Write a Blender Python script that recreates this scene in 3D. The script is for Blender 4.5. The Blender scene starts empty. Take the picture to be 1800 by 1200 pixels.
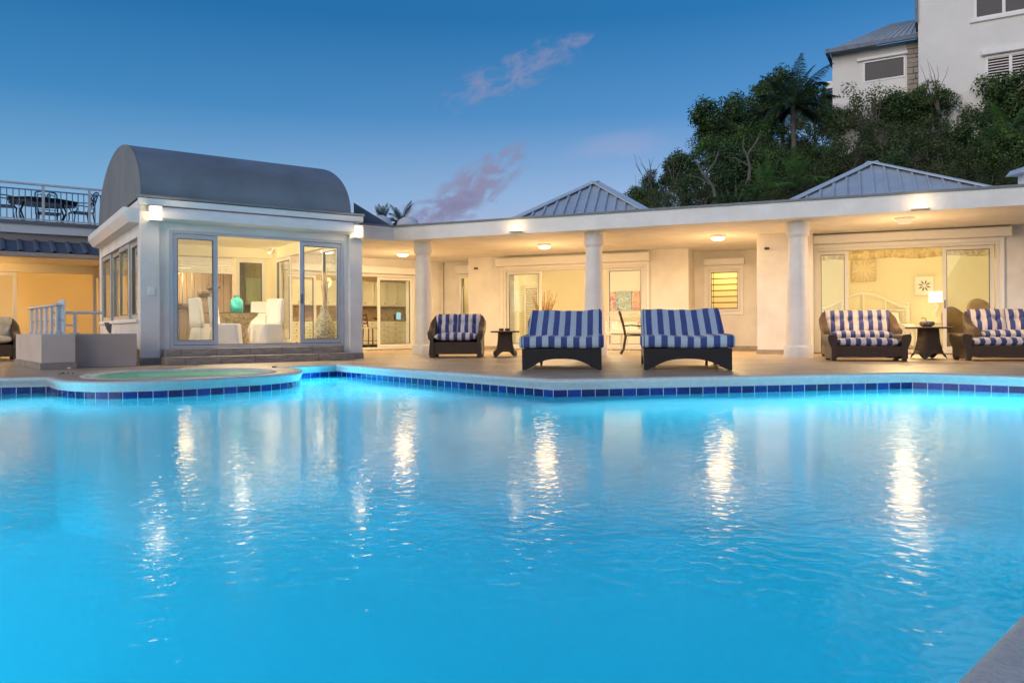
import bpy, math, random
from mathutils import Vector, Matrix
from mathutils.geometry import tessellate_polygon
random.seed(7)
SC = bpy.context.scene
COL = SC.collection
PI = math.pi
# ------------------------------------------------------------------ camera
F = 1320.0; HC = 0.62; ROLL = 0.0061; CX, CY = 900.0, 577.0
cd = bpy.data.cameras.new('camera'); cam = bpy.data.objects.new('camera', cd); COL.objects.link(cam)
cd.sensor_width = 36.0; cd.lens = F/1800*36.0; cd.shift_y = -(600-CY)/1800; cd.clip_end = 2000; cd.clip_start = 0.05
cam.location = (0, 0, HC)
cam.rotation_euler = (Matrix.Rotation(math.radians(90), 3, 'X') @ Matrix.Rotation(-ROLL, 3, 'Z')).to_euler()
SC.camera = cam
SC.render.resolution_x, SC.render.resolution_y = 1024, 682
SC.view_settings.view_transform = 'Standard'; SC.view_settings.look = 'None'
SC.view_settings.exposure = 0.0; SC.view_settings.gamma = 1.0
cy = SC.cycles
cy.use_denoising = True
try: cy.denoiser = 'OPENIMAGEDENOISE'
except Exception: pass
cy.max_bounces = 10; cy.transparent_max_bounces = 16; cy.sample_clamp_indirect = 6.0; cy.sample_clamp_direct = 3.5
cy.caustics_reflective = False; cy.caustics_refractive = False; cy.diffuse_bounces = 4; cy.glossy_bounces = 4

# ------------------------------------------------------------------ node helpers
class NT:
    def __init__(s, nt): s.nt = nt; nt.nodes.clear()
    def n(s, t, ins=None, **kw):
        nd = s.nt.nodes.new(t)
        for k, v in kw.items(): setattr(nd, k, v)
        if ins:
            for k, v in ins.items():
                sock = nd.inputs[k]
                if isinstance(v, bpy.types.NodeSocket): s.nt.links.new(v, sock)
                else: sock.default_value = v
        return nd
    def m(s, op, a, b=None, c=None, clamp=False):
        ins = {0: a}
        if b is not None: ins[1] = b
        if c is not None: ins[2] = c
        return s.n('ShaderNodeMath', ins, operation=op, use_clamp=clamp).outputs[0]
    def mix(s, f, a, b, blend='MIX'):
        return s.n('ShaderNodeMix', {0: f, 6: a, 7: b}, data_type='RGBA', blend_type=blend).outputs[2]
    def ramp(s, f, stops, interp='LINEAR'):
        nd = s.n('ShaderNodeValToRGB', {0: f}); cr = nd.color_ramp; cr.interpolation = interp
        while len(cr.elements) < len(stops): cr.elements.new(0.5)
        for e, (p, c) in zip(cr.elements, stops):
            e.position = p; e.color = (c[0], c[1], c[2], 1) if hasattr(c, '__len__') else (c, c, c, 1)
        return nd.outputs[0]
    def link(s, a, b): s.nt.links.new(a, b)

def C4(c): return (c[0], c[1], c[2], 1.0)
def s2l(r, g, b):
    f = lambda v: (v/255/12.92 if v <= 10.3 else ((v/255+0.055)/1.055)**2.4)
    return (f(r), f(g), f(b))

# ------------------------------------------------------------------ world: clear sky just after sunset
SUN_EL = math.radians(3.0); SUN_ROT = math.radians(118)
W = bpy.data.worlds.new('World'); SC.world = W; W.use_nodes = True
w = NT(W.node_tree)
sky = w.n('ShaderNodeTexSky', sky_type='NISHITA'); sky.sun_disc = False; sky.sun_elevation = SUN_EL; sky.sun_rotation = SUN_ROT
tc = w.n('ShaderNodeTexCoord')
sep = w.n('ShaderNodeSeparateXYZ', {0: tc.outputs['Generated']})
yy = w.m('MAXIMUM', sep.outputs[1], 0.05)
az = w.m('DIVIDE', sep.outputs[0], yy); el = w.m('DIVIDE', sep.outputs[2], yy)
zr = w.ramp(sep.outputs[2], [(0.0, s2l(214, 192, 202)), (0.09, s2l(186, 190, 216)), (0.17, s2l(146, 180, 220)), (0.27, s2l(80, 142, 198)),
                             (0.38, s2l(38, 114, 174)), (0.60, s2l(44, 108, 168)), (1.0, s2l(46, 96, 150))])
rightness = w.n('ShaderNodeMapRange', {0: sep.outputs[0], 1: -0.65, 2: 0.6, 3: 0.0, 4: 1.0}).outputs[0]
tint = w.ramp(rightness, [(0.0, (0.54, 0.86, 0.90)), (0.45, (0.95, 0.96, 0.97)), (1.0, (1.30, 1.16, 1.16))])
base = w.mix(1.0, zr, tint, 'MULTIPLY')
def cloud(prev, u0, v0, ang, la, lb, sc, lo, hi, col, amt, seed):
    ca, sa = math.cos(ang), math.sin(ang)
    du = w.m('SUBTRACT', az, u0); dv = w.m('SUBTRACT', el, v0)
    a = w.m('ADD', w.m('MULTIPLY', du, ca), w.m('MULTIPLY', dv, sa))
    b = w.m('SUBTRACT', w.m('MULTIPLY', dv, ca), w.m('MULTIPLY', du, sa))
    r = w.m('ADD', w.m('POWER', w.m('ABSOLUTE', w.m('DIVIDE', a, la)), 2.0), w.m('POWER', w.m('ABSOLUTE', w.m('DIVIDE', b, lb)), 2.0))
    fall = w.m('SUBTRACT', 1.0, r, clamp=True)
    co = w.n('ShaderNodeCombineXYZ', {0: w.m('MULTIPLY', a, 0.55), 1: b, 2: seed}).outputs[0]
    nz = w.n('ShaderNodeTexNoise', {'Vector': co, 'Scale': sc, 'Detail': 9.0, 'Roughness': 0.58, 'Distortion': 0.5}).outputs[0]
    nz = w.m('ADD', nz, w.m('MULTIPLY', fall, 0.22))
    k = w.n('ShaderNodeMapRange', {0: nz, 1: lo, 2: hi}, interpolation_type='SMOOTHSTEP').outputs[0]
    k = w.m('MULTIPLY', w.m('MULTIPLY', k, w.m('POWER', fall, 0.7)), amt)
    return w.mix(k, prev, C4(col))
base = cloud(base, 0.000, 0.338, 0.42, 0.125, 0.034, 60.0, 0.54, 0.86, s2l(146, 146, 180), 0.66, 1.0)
base = cloud(base, 0.075, 0.376, 0.30, 0.060, 0.016, 60.0, 0.54, 0.86, s2l(148, 146, 180), 0.5, 4.0)
base = cloud(base, -0.048, 0.190, 0.62, 0.105, 0.034, 60.0, 0.50, 0.74, s2l(138, 136, 168), 0.92, 2.3)
base = cloud(base, -0.085, 0.160, 0.20, 0.085, 0.024, 60.0, 0.50, 0.74, s2l(132, 130, 166), 0.9, 7.7)
base = cloud(base, 0.160, 0.245, 0.15, 0.110, 0.022, 12.0, 0.42, 0.80, s2l(178, 172, 204), 0.28, 3.1)
below = w.m('GREATER_THAN', sep.outputs[2], -0.02)
base = w.mix(below, (0.03, 0.035, 0.04, 1), base)
bg1 = w.n('ShaderNodeBackground', {0: base, 1: 1.0})
bg2 = w.n('ShaderNodeBackground', {0: sky.outputs[0], 1: 0.05 if False else 0.004})
add = w.n('ShaderNodeAddShader', {0: bg1.outputs[0], 1: bg2.outputs[0]})
w.n('ShaderNodeOutputWorld', {0: add.outputs[0]})
# last glow of the set sun, very weak and broad, from the west (left of the picture)
sl = bpy.data.lights.new('sun', 'SUN'); sl.energy = 2.2; sl.angle = math.radians(60); sl.color = (1.0, 0.86, 0.76)
so = bpy.data.objects.new('sun', sl); COL.objects.link(so)
so.rotation_euler = Vector((0.62, 0.72, -0.30)).to_track_quat('-Z', 'Y').to_euler()

# ------------------------------------------------------------------ pixel helpers (photo pixel -> place)
def lev(px, py):
    dx, dy = px-CX, py-CY
    return (dx-ROLL*dy)/F, (dy+ROLL*dx)/F
def at(px, py, Y):
    a, b = lev(px, py); return Vector((a*Y, Y, HC-b*Y))
def ground(px, py, z=0.0):
    a, b = lev(px, py); Y = (HC-z)/b; return Vector((a*Y, Y, z))
class Frame:
    def __init__(s, ox, oy, ang): s.o = Vector((ox, oy)); s.a = ang; s.c, s.s = math.cos(ang), math.sin(ang)
    def w(s, x, y, z=0.0): return Vector((s.o.x+x*s.c-y*s.s, s.o.y+x*s.s+y*s.c, z))
    def l(s, X, Y): dx, dy = X-s.o.x, Y-s.o.y; return (dx*s.c+dy*s.s, -dx*s.s+dy*s.c)
    def hit(s, px, py, yl):     # where the sight line meets the local plane y = yl -> (x, z)
        a, b = lev(px, py); cx, cy_ = s.l(0, 0); dx, dy = a*s.c+s.s, -a*s.s+s.c
        t = (yl-cy_)/dy; return cx+dx*t, HC-b*t
    def hitx(s, px, py, xl):    # local plane x = xl -> (y, z)
        a, b = lev(px, py); cx, cy_ = s.l(0, 0); dx, dy = a*s.c+s.s, -a*s.s+s.c
        t = (xl-cx)/dx; return cy_+dy*t, HC-b*t
PV = Frame(-6.73, 13.63, math.atan2(0.581, 0.814))        # sunroom frame: x along its front, y into it
LG = Frame(-2.82, 17.97, -math.atan(0.404))               # long house frame: x along the eave, y under the roof

# ------------------------------------------------------------------ materials
def pmat(name, col, rough=0.6, metal=0.0, var=0.0, vscale=3.0, bump=0.0, bscale=60.0, stretch=None, spec=0.5, col2=None, trans=None, coat=0.0):
    m = bpy.data.materials.new(name); m.use_nodes = True; t = NT(m.node_tree)
    tcn = t.n('ShaderNodeTexCoord'); vec = tcn.outputs['Object']
    if stretch: vec = t.n('ShaderNodeMapping', {0: vec, 3: stretch}).outputs[0]
    bs = t.n('ShaderNodeBsdfPrincipled', {'Roughness': rough, 'Metallic': metal, 'Specular IOR Level': spec, 'Coat Weight': coat})
    if var > 0:
        nz = t.n('ShaderNodeTexNoise', {'Vector': vec, 'Scale': vscale, 'Detail': 6.0, 'Roughness': 0.6}).outputs[0]
        c2 = col2 or tuple(c*(1-var) for c in col)
        fac = t.n('ShaderNodeMapRange', {0: nz, 1: 0.35, 2: 0.68}).outputs[0]
        t.link(t.mix(fac, C4(col), C4(c2)), bs.inputs['Base Color'])
        t.link(t.m('MULTIPLY_ADD', nz, 0.25, rough-0.12), bs.inputs['Roughness'])
    else: bs.inputs['Base Color'].default_value = C4(col)
    if bump > 0:
        n2 = t.n('ShaderNodeTexNoise', {'Vector': vec, 'Scale': bscale, 'Detail': 4.0, 'Roughness': 0.6}).outputs[0]
        b = t.n('ShaderNodeBump', {'Height': n2, 'Strength': bump, 'Distance': 0.01})
        t.link(b.outputs[0], bs.inputs['Normal'])
    out = bs.outputs[0]
    if trans:
        tl = t.n('ShaderNodeBsdfTranslucent', {0: C4(trans)}); out = t.n('ShaderNodeMixShader', {0: 0.35, 1: out, 2: tl.outputs[0]}).outputs[0]
    t.n('ShaderNodeOutputMaterial', {0: out}); return m
def emat(name, col, strength):
    m = bpy.data.materials.new(name); m.use_nodes = True; t = NT(m.node_tree)
    e = t.n('ShaderNodeEmission', {0: C4(col), 1: strength}); t.n('ShaderNodeOutputMaterial', {0: e.outputs[0]}); return m
def gmat(name, tint=(0.93, 0.96, 0.95), ior=1.45, rough=0.0):
    m = bpy.data.materials.new(name); m.use_nodes = True; t = NT(m.node_tree)
    bf = t.n('ShaderNodeNewGeometry').outputs['Backfacing']; fr = t.n('ShaderNodeFresnel', {0: t.m('MULTIPLY_ADD', bf, 1/ior-ior, ior)}); tr = t.n('ShaderNodeBsdfTransparent', {0: C4(tint)})
    gl = t.n('ShaderNodeBsdfGlossy', {'Roughness': rough}); mx = t.n('ShaderNodeMixShader', {0: fr.outputs[0], 1: tr.outputs[0], 2: gl.outputs[0]})
    t.n('ShaderNodeOutputMaterial', {0: mx.outputs[0]}); return m
def stripe_mat(name, period, dark, light, off=0.0):
    m = bpy.data.materials.new(name); m.use_nodes = True; t = NT(m.node_tree)
    tcn = t.n('ShaderNodeTexCoord'); sp = t.n('ShaderNodeSeparateXYZ', {0: tcn.outputs['Object']})
    wob = t.n('ShaderNodeTexNoise', {'Vector': tcn.outputs['Object'], 'Scale': 3.0}).outputs[0]
    x = t.m('ADD', sp.outputs[0], t.m('MULTIPLY', wob, 0.012))
    fr = t.m('FRACT', t.m('ADD', t.m('DIVIDE', x, period), off+20.0))
    k = t.m('GREATER_THAN', fr, 0.5)
    weave = t.n('ShaderNodeTexNoise', {'Vector': tcn.outputs['Object'], 'Scale': 420.0, 'Detail': 2.0}).outputs[0]
    col = t.mix(k, C4(dark), C4(light))
    fade = t.n('ShaderNodeTexNoise', {'Vector': tcn.outputs['Object'], 'Scale': 6.0, 'Detail': 5.0}).outputs[0]
    col = t.mix(t.m('MULTIPLY', fade, 0.12), col, (0.35, 0.35, 0.36, 1))
    wr = t.n('ShaderNodeTexNoise', {'Vector': t.n('ShaderNodeMapping', {0: tcn.outputs['Object'], 3: (1.6, 1.0, 1.0)}).outputs[0], 'Scale': 5.0, 'Detail': 3.0, 'Distortion': 0.8}).outputs[0]
    bp = t.n('ShaderNodeBump', {'Height': t.m('ADD', t.m('MULTIPLY', weave, 0.12), t.m('MULTIPLY', wr, 1.6)), 'Strength': 0.8, 'Distance': 0.02})
    bs = t.n('ShaderNodeBsdfPrincipled', {'Base Color': col, 'Roughness': 0.85, 'Normal': bp.outputs[0], 'Sheen Weight': 0.15})
    t.n('ShaderNodeOutputMaterial', {0: bs.outputs[0]}); return m
def wicker_mat(name, c1, c2, sc=1.0):
    m = bpy.data.materials.new(name); m.use_nodes = True; t = NT(m.node_tree)
    tcn = t.n('ShaderNodeTexCoord'); o = tcn.outputs['Object']
    w1 = t.n('ShaderNodeTexWave', {'Vector': o, 'Scale': 30.0*sc, 'Distortion': 0.8, 'Detail': 1.0}, wave_type='BANDS', bands_direction='Z').outputs['Fac']
    w2 = t.n('ShaderNodeTexWave', {'Vector': o, 'Scale': 24.0*sc, 'Distortion': 2.5, 'Detail': 2.0}, wave_type='BANDS', bands_direction='X').outputs['Fac']
    h = t.m('ADD', t.m('MULTIPLY', w1, 0.6), t.m('MULTIPLY', w2, 0.5))
    nz = t.n('ShaderNodeTexNoise', {'Vector': o, 'Scale': 9.0, 'Detail': 5.0}).outputs[0]
    col = t.mix(t.m('MULTIPLY', h, t.m('ADD', nz, 0.35), clamp=True), C4(c1), C4(c2))
    bp = t.n('ShaderNodeBump', {'Height': h, 'Strength': 0.8, 'Distance': 0.008})
    bs = t.n('ShaderNodeBsdfPrincipled', {'Base Color': col, 'Roughness': 0.45, 'Normal': bp.outputs[0]})
    t.n('ShaderNodeOutputMaterial', {0: bs.outputs[0]}); return m
M = {}
M['stucco'] = pmat('white_stucco', (0.78, 0.75, 0.70), 0.85, var=0.16, vscale=1.6, bump=0.6, bscale=38)
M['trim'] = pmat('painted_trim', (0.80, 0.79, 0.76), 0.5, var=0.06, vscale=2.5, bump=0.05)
M['plaster_in'] = pmat('interior_plaster', (0.82, 0.74, 0.52), 0.8, var=0.05, vscale=0.8, bump=0.05)
M['plaster_white'] = pmat('interior_white_plaster', (0.82, 0.77, 0.60), 0.8, var=0.04, vscale=0.9)
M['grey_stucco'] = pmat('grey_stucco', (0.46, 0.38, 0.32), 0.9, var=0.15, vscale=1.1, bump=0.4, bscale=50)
M['hill_stucco'] = pmat('weathered_stucco', (0.76, 0.75, 0.70), 0.9, var=0.14, vscale=0.5, bump=0.4, bscale=25)
M['vault'] = pmat('grey_roof_coating', (0.22, 0.24, 0.26), 0.5, var=0.32, vscale=0.7, bump=0.12, bscale=18)
M['gable'] = pmat('grey_gable_render', (0.19, 0.20, 0.205), 0.75, var=0.15, vscale=1.2, bump=0.15, bscale=30)
M['metalroof'] = pmat('blue_grey_sheet_metal', (0.55, 0.61, 0.66), 0.42, metal=0.25, var=0.18, vscale=2.2, bump=0.05)
M['darkroof'] = pmat('dark_sheet_metal', (0.10, 0.135, 0.19), 0.5, metal=0.2, var=0.2, vscale=3)
M['alu'] = pmat('aluminium_frame', (0.52, 0.54, 0.55), 0.38, metal=0.45, var=0.08, vscale=4)
M['alu_dark'] = pmat('grey_frame_gasket', (0.10, 0.11, 0.12), 0.5)
M['alu_warm'] = pmat('cream_frame', (0.70, 0.68, 0.62), 0.45, var=0.05)
M['rail'] = pmat('white_painted_rail', (0.60, 0.61, 0.62), 0.45, var=0.1, vscale=6)
M['rail_blue'] = pmat('blue_grey_rail', (0.16, 0.25, 0.36), 0.45, var=0.1, vscale=6)
M['stone'] = pmat('beige_stone', (0.34, 0.29, 0.24), 0.7, var=0.25, vscale=6, bump=0.2, bscale=40)
M['glass'] = gmat('window_glass')
M['glass_dark'] = gmat('tinted_glass', (0.60, 0.66, 0.58))
M['tealglass'] = pmat('teal_glass', (0.02, 0.30, 0.30), 0.1, var=0.5, vscale=9, spec=0.8, col2=(0.10, 0.50, 0.46))
M['wicker'] = wicker_mat('brown_wicker', (0.022, 0.012, 0.007), (0.120, 0.070, 0.040))
M['wicker_shaded'] = wicker_mat('shaded_wicker', (0.006, 0.006, 0.007), (0.045, 0.042, 0.042))  # the brown wicker again, darkened for the dim bluish light on the loungers
M['wicker_tan'] = wicker_mat('tan_wicker', (0.22, 0.13, 0.05), (0.50, 0.34, 0.16))
M['stripe_big'] = stripe_mat('striped_canvas_wide', 0.184, (0.010, 0.034, 0.190), (0.38, 0.46, 0.52))  # lounger canvas, cool skylight put into the pale stripe
M['stripe'] = stripe_mat('striped_canvas', 0.172, (0.009, 0.026, 0.150), (0.62, 0.54, 0.50), 0.2)  # same canvas on the armchairs, warm lamplight put into the pale stripe
M['iron'] = pmat('black_cast_iron', (0.012, 0.012, 0.016), 0.4, metal=0.5, var=0.2, vscale=20)
M['bronze'] = pmat('bronze_cast_metal', (0.060, 0.032, 0.018), 0.4, metal=0.6, var=0.3, vscale=20)
M['wood'] = pmat('dark_wood', (0.10, 0.035, 0.014), 0.4, var=0.3, vscale=8, stretch=(1, 1, 0.2))
M['cream_fabric'] = pmat('cream_fabric', (0.62, 0.52, 0.38), 0.9, var=0.1, vscale=5, bump=0.2, bscale=200)
M['linen'] = pmat('white_linen', (0.88, 0.85, 0.78), 0.9, var=0.05, vscale=4, bump=0.15, bscale=120)
M['cabinet'] = pmat('cream_cabinet', (0.80, 0.74, 0.55), 0.5, var=0.05, vscale=2)
M['counter'] = pmat('granite', (0.38, 0.27, 0.17), 0.4, var=0.5, vscale=25)
M['splash'] = pmat('tan_backsplash', (0.50, 0.36, 0.20), 0.5, var=0.3, vscale=12)
M['lampwhite'] = pmat('white_lamp_metal', (0.75, 0.74, 0.72), 0.4)
M['opal'] = emat('lit_opal_glass', (1.0, 0.74, 0.38), 6.0)
M['bulb'] = emat('bright_bulb', (1.0, 0.78, 0.45), 20.0)
M['shade'] = emat('lit_lampshade', (1.0, 0.86, 0.50), 2.2)
M['opal_off'] = pmat('frosted_glass', (0.75, 0.68, 0.5), 0.3)
M['bark'] = pmat('grey_bark', (0.16, 0.135, 0.115), 0.9, var=0.5, vscale=5, bump=0.5, bscale=14)
M['soil'] = pmat('hill_soil', (0.020, 0.026, 0.012), 0.95, var=0.5, vscale=0.8, bump=0.6, bscale=3)
M['black'] = pmat('black_plastic', (0.015, 0.015, 0.017), 0.45)
M['pale_bark'] = pmat('pale_bark', (0.13, 0.12, 0.10), 0.9, var=0.4, vscale=5, bump=0.4, bscale=14)
M['ridge_metal'] = pmat('pale_ridge_metal', (0.66, 0.72, 0.76), 0.45, metal=0.2, var=0.1, vscale=3)
M['taupe'] = pmat('taupe_render', (0.66, 0.55, 0.45), 0.9, var=0.12, vscale=1.5, bump=0.4, bscale=45)
M['opal_dim'] = emat('dim_opal_glass', (1.0, 0.74, 0.40), 1.0)
M['lamp_hot2'] = emat('hot_shell_glass', (1.0, 0.72, 0.36), 9.0)
M['plaster_bed'] = pmat('bedroom_plaster', (0.84, 0.77, 0.56), 0.8, var=0.05, vscale=0.8)
M['glass_amber'] = gmat('amber_louvre_glass', (0.95, 0.85, 0.55))
M['dusk_glass'] = pmat('dark_window_pane', (0.025, 0.028, 0.032), 0.15, var=0.3, vscale=1.0, spec=0.35)
M['brown_inside'] = pmat('reddish_dark_interior', (0.06, 0.030, 0.022), 0.7)
def leafmat(name, c1, c2, c3):
    m = bpy.data.materials.new(name); m.use_nodes = True; t = NT(m.node_tree)
    tcn = t.n('ShaderNodeTexCoord'); gi = t.n('ShaderNodeNewGeometry')
    nz = t.n('ShaderNodeTexNoise', {'Vector': tcn.outputs['Object'], 'Scale': 2.6, 'Detail': 4.0}).outputs[0]
    r = t.m('ADD', t.m('MULTIPLY', nz, 0.75), t.m('MULTIPLY', gi.outputs['Random Per Island'], 0.45))
    oi = t.n('ShaderNodeObjectInfo').outputs['Random']
    r = t.m('ADD', r, t.m('MULTIPLY_ADD', oi, 0.2, -0.13))
    col = t.ramp(r, [(0.30, c1), (0.58, c2), (0.86, c3)])
    bs = t.n('ShaderNodeBsdfPrincipled', {'Base Color': col, 'Roughness': 0.5})
    tl = t.n('ShaderNodeBsdfTranslucent', {0: col}); mx = t.n('ShaderNodeMixShader', {0: 0.3, 1: bs.outputs[0], 2: tl.outputs[0]})
    t.n('ShaderNodeOutputMaterial', {0: mx.outputs[0]}); return m
M['leaf'] = leafmat('sea_grape_leaf', (0.016, 0.042, 0.014), (0.055, 0.112, 0.028), (0.14, 0.21, 0.045))
M['leaf_brown'] = leafmat('dry_bush_leaf', (0.020, 0.040, 0.013), (0.062, 0.100, 0.028), (0.16, 0.185, 0.055))
M['leaf_bright'] = leafmat('fresh_leaf', (0.022, 0.060, 0.012), (0.065, 0.16, 0.028), (0.15, 0.26, 0.05))
M['palm'] = leafmat('palm_leaf', (0.008, 0.022, 0.010), (0.022, 0.050, 0.018), (0.055, 0.095, 0.028))

# ------------------------------------------------------------------ mesh builder
class MB:
    def __init__(s): s.v = []; s.f = []; s.uv = {}
    def add(s, vs, fs):
        o = len(s.v); s.v += [tuple(v) for v in vs]; s.f += [tuple(i+o for i in f) for f in fs]; return s
    def box(s, x0, x1, y0, y1, z0, z1, M4=None):
        if x0 > x1: x0, x1 = x1, x0
        if y0 > y1: y0, y1 = y1, y0
        if z0 > z1: z0, z1 = z1, z0
        vs = [Vector(p) for p in ((x0,y0,z0),(x1,y0,z0),(x1,y1,z0),(x0,y1,z0),(x0,y0,z1),(x1,y0,z1),(x1,y1,z1),(x0,y1,z1))]
        if M4 is not None: vs = [M4 @ p for p in vs]
        return s.add(vs, [(0,3,2,1),(4,5,6,7),(0,1,5,4),(1,2,6,5),(2,3,7,6),(3,0,4,7)])
    def bar(s, a, b, w, h, up=(0,0,1)):      # rectangular bar from a to b
        a = Vector(a); b = Vector(b); d = (b-a).normalized(); sd = d.cross(Vector(up))
        if sd.length < 1e-4: sd = Vector((1,0,0))
        sd.normalize(); u = sd.cross(d)
        vs = []
        for p in (a, b):
            for i, j in ((-1,-1),(1,-1),(1,1),(-1,1)): vs.append(p+sd*(i*w/2)+u*(j*h/2))
        return s.add(vs, [(3,2,1,0),(4,5,6,7),(0,1,5,4),(1,2,6,5),(2,3,7,6),(3,0,4,7)])
    def tube(s, pts, r, seg=8, cap=True):
        pts = [Vector(p) for p in pts]; n = len(pts); rr = r if hasattr(r, '__len__') else [r]*n
        vs = []; up = None
        for i, p in enumerate(pts):
            d = (pts[min(i+1,n-1)]-pts[max(i-1,0)]).normalized()
            if up is None: up = Vector((0,0,1)) if abs(d.z) < 0.9 else Vector((1,0,0))
            sd = d.cross(up)
            if sd.length < 1e-5: sd = d.orthogonal()
            sd.normalize(); up = sd.cross(d)
            for k in range(seg):
                a = 2*PI*k/seg; vs.append(p+(sd*math.cos(a)+up*math.sin(a))*rr[i])
        fs = [(i*seg+k, i*seg+(k+1)%seg, (i+1)*seg+(k+1)%seg, (i+1)*seg+k) for i in range(n-1) for k in range(seg)]
        if cap: fs += [tuple(range(seg))[::-1], tuple((n-1)*seg+k for k in range(seg))]
        return s.add(vs, fs)
    def lathe(s, prof, c=(0,0,0), seg=24, M4=None):
        vs = []; n = len(prof)
        for r, z in prof:
            for k in range(seg):
                a = 2*PI*k/seg; vs.append(Vector((c[0]+r*math.cos(a), c[1]+r*math.sin(a), c[2]+z)))
        if M4 is not None: vs = [M4 @ p for p in vs]
        fs = [(i*seg+k, i*seg+(k+1)%seg, (i+1)*seg+(k+1)%seg, (i+1)*seg+k) for i in range(n-1) for k in range(seg)]
        fs += [tuple(range(seg))[::-1], tuple((n-1)*seg+k for k in range(seg))]
        return s.add(vs, fs)
    def prism(s, poly, a0, a1, axis='z'):    # polygon extruded along an axis
        n = len(poly)
        mk = {'z': lambda p, t: (p[0], p[1], t), 'y': lambda p, t: (p[0], t, p[1]), 'x': lambda p, t: (t, p[0], p[1])}[axis]
        vs = [mk(p, a0) for p in poly]+[mk(p, a1) for p in poly]
        tri = tessellate_polygon([[Vector((p[0], p[1], 0)) for p in poly]])
        fs = [tuple(t) for t in tri]+[tuple(i+n for i in t)[::-1] for t in tri]
        fs += [(i, (i+1) % n, n+(i+1) % n, n+i) for i in range(n)]
        return s.add(vs, fs)
    def loft(s, rings, cap=True, closed=True):
        seg = len(rings[0]); vs = [p for r in rings for p in r]; n = len(rings)
        ks = range(seg) if closed else range(seg-1)
        fs = [(i*seg+k, i*seg+(k+1)%seg, (i+1)*seg+(k+1)%seg, (i+1)*seg+k) for i in range(n-1) for k in ks]
        if cap: fs += [tuple(range(seg))[::-1], tuple((n-1)*seg+k for k in range(seg))]
        return s.add(vs, fs)
    def wall(s, x0, x1, z0, z1, y0, y1, ops=()):   # wall in the xz plane with rectangular openings (xa, xb, za, zb)
        xs = sorted({x0, x1, *[min(max(v, x0), x1) for o in ops for v in (o[0], o[1])]})
        for a, b in zip(xs, xs[1:]):
            if b-a < 1e-6: continue
            m = (a+b)/2; cuts = sorted([(o[2], o[3]) for o in ops if o[0] < m < o[1]]); z = z0
            for c, d in cuts:
                if c > z+1e-6: s.box(a, b, y0, y1, z, c)
                z = max(z, d)
            if z < z1-1e-6: s.box(a, b, y0, y1, z, z1)
        return s
    def build(s, name, mat, parent=None, smooth=False, bevel=0.0, seg=2, sub=0, fix=True, angle=35):
        me = bpy.data.meshes.new(name); me.from_pydata(s.v, [], s.f)
        mats = mat if isinstance(mat, (list, tuple)) else [mat]
        for m in mats: me.materials.append(m)
        if fix:
            import bmesh
            bm = bmesh.new(); bm.from_mesh(me); bmesh.ops.recalc_face_normals(bm, faces=bm.faces); bm.to_mesh(me); bm.free()
        o = bpy.data.objects.new(name, me); COL.objects.link(o)
        if smooth:
            for p in me.polygons: p.use_smooth = True
            if smooth == 'auto': me.set_sharp_from_angle(angle=math.radians(angle))
        if bevel > 0:
            b = o.modifiers.new('bevel', 'BEVEL'); b.width = bevel; b.segments = seg; b.limit_method = 'ANGLE'; b.angle_limit = math.radians(40)
            if not smooth and seg > 1:
                for p in me.polygons: p.use_smooth = True
                me.set_sharp_from_angle(angle=math.radians(50))
        if sub: sm = o.modifiers.new('sub', 'SUBSURF'); sm.levels = sub; sm.render_levels = sub
        if parent is not None: o.parent = parent
        return o
def swap(mb, M4): mb.v = [tuple(M4 @ Vector(p)) for p in mb.v]; return mb
def tag(o, label=None, cat=None, group=None, kind=None):
    if label: o['label'] = label
    if cat: o['category'] = cat
    if group: o['group'] = group
    if kind: o['kind'] = kind
    return o
def thing(name, label, cat, loc=(0,0,0), rotz=0.0, group=None):
    o = bpy.data.objects.new(name, None); COL.objects.link(o); o.location = loc; o.rotation_euler = (0, 0, rotz)
    o.empty_display_size = 0.2
    return tag(o, label, cat, group)
def kids(o): return [c for c in bpy.data.objects if c.parent == o]
def dup(root, loc, rotz=None, label=None, group=None, scale=None):
    r = root.copy(); COL.objects.link(r); r.location = loc
    if rotz is not None: r.rotation_euler = (0, 0, rotz)
    if scale is not None: r.scale = scale if hasattr(scale, '__len__') else (scale,)*3
    if label: r['label'] = label
    if group: r['group'] = group
    def rec(src, dst):
        for ch in kids(src):
            c = ch.copy(); COL.objects.link(c); c.parent = dst; rec(ch, c)
    rec(root, r); return r
def lamp(name, kind, loc, power, col, size=0.05, parent=None, rot=None, spot=None, blend=0.5):
    l = bpy.data.lights.new(name, kind); l.energy = power; l.color = col
    if kind == 'AREA': l.size = size
    else: l.shadow_soft_size = size
    if spot: l.spot_size = spot; l.spot_blend = blend
    o = bpy.data.objects.new(name, l); COL.objects.link(o); o.location = loc
    if rot is not None: o.rotation_euler = rot
    if parent is not None: o.parent = parent
    return o
WARM = (1.0, 0.72, 0.36); WARM2 = (1.0, 0.76, 0.44)
def artmat(name, cols, sc, dist=1.5, seed=0.0, det=2.0):
    m = bpy.data.materials.new(name); m.use_nodes = True; t = NT(m.node_tree)
    o = t.n('ShaderNodeMapping', {0: t.n('ShaderNodeTexCoord').outputs['Object'], 1: (seed, seed*.7, seed*1.3)}).outputs[0]
    nz = t.n('ShaderNodeTexNoise', {'Vector': o, 'Scale': sc, 'Detail': det, 'Distortion': dist}).outputs[0]
    c = t.ramp(nz, [(0.30+0.4*i/(len(cols)-1), k) for i, k in enumerate(cols)], 'CONSTANT' if det < 3 else 'LINEAR')
    t.n('ShaderNodeOutputMaterial', {0: t.n('ShaderNodeBsdfPrincipled', {'Base Color': c, 'Roughness': 0.6}).outputs[0]}); return m
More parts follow.
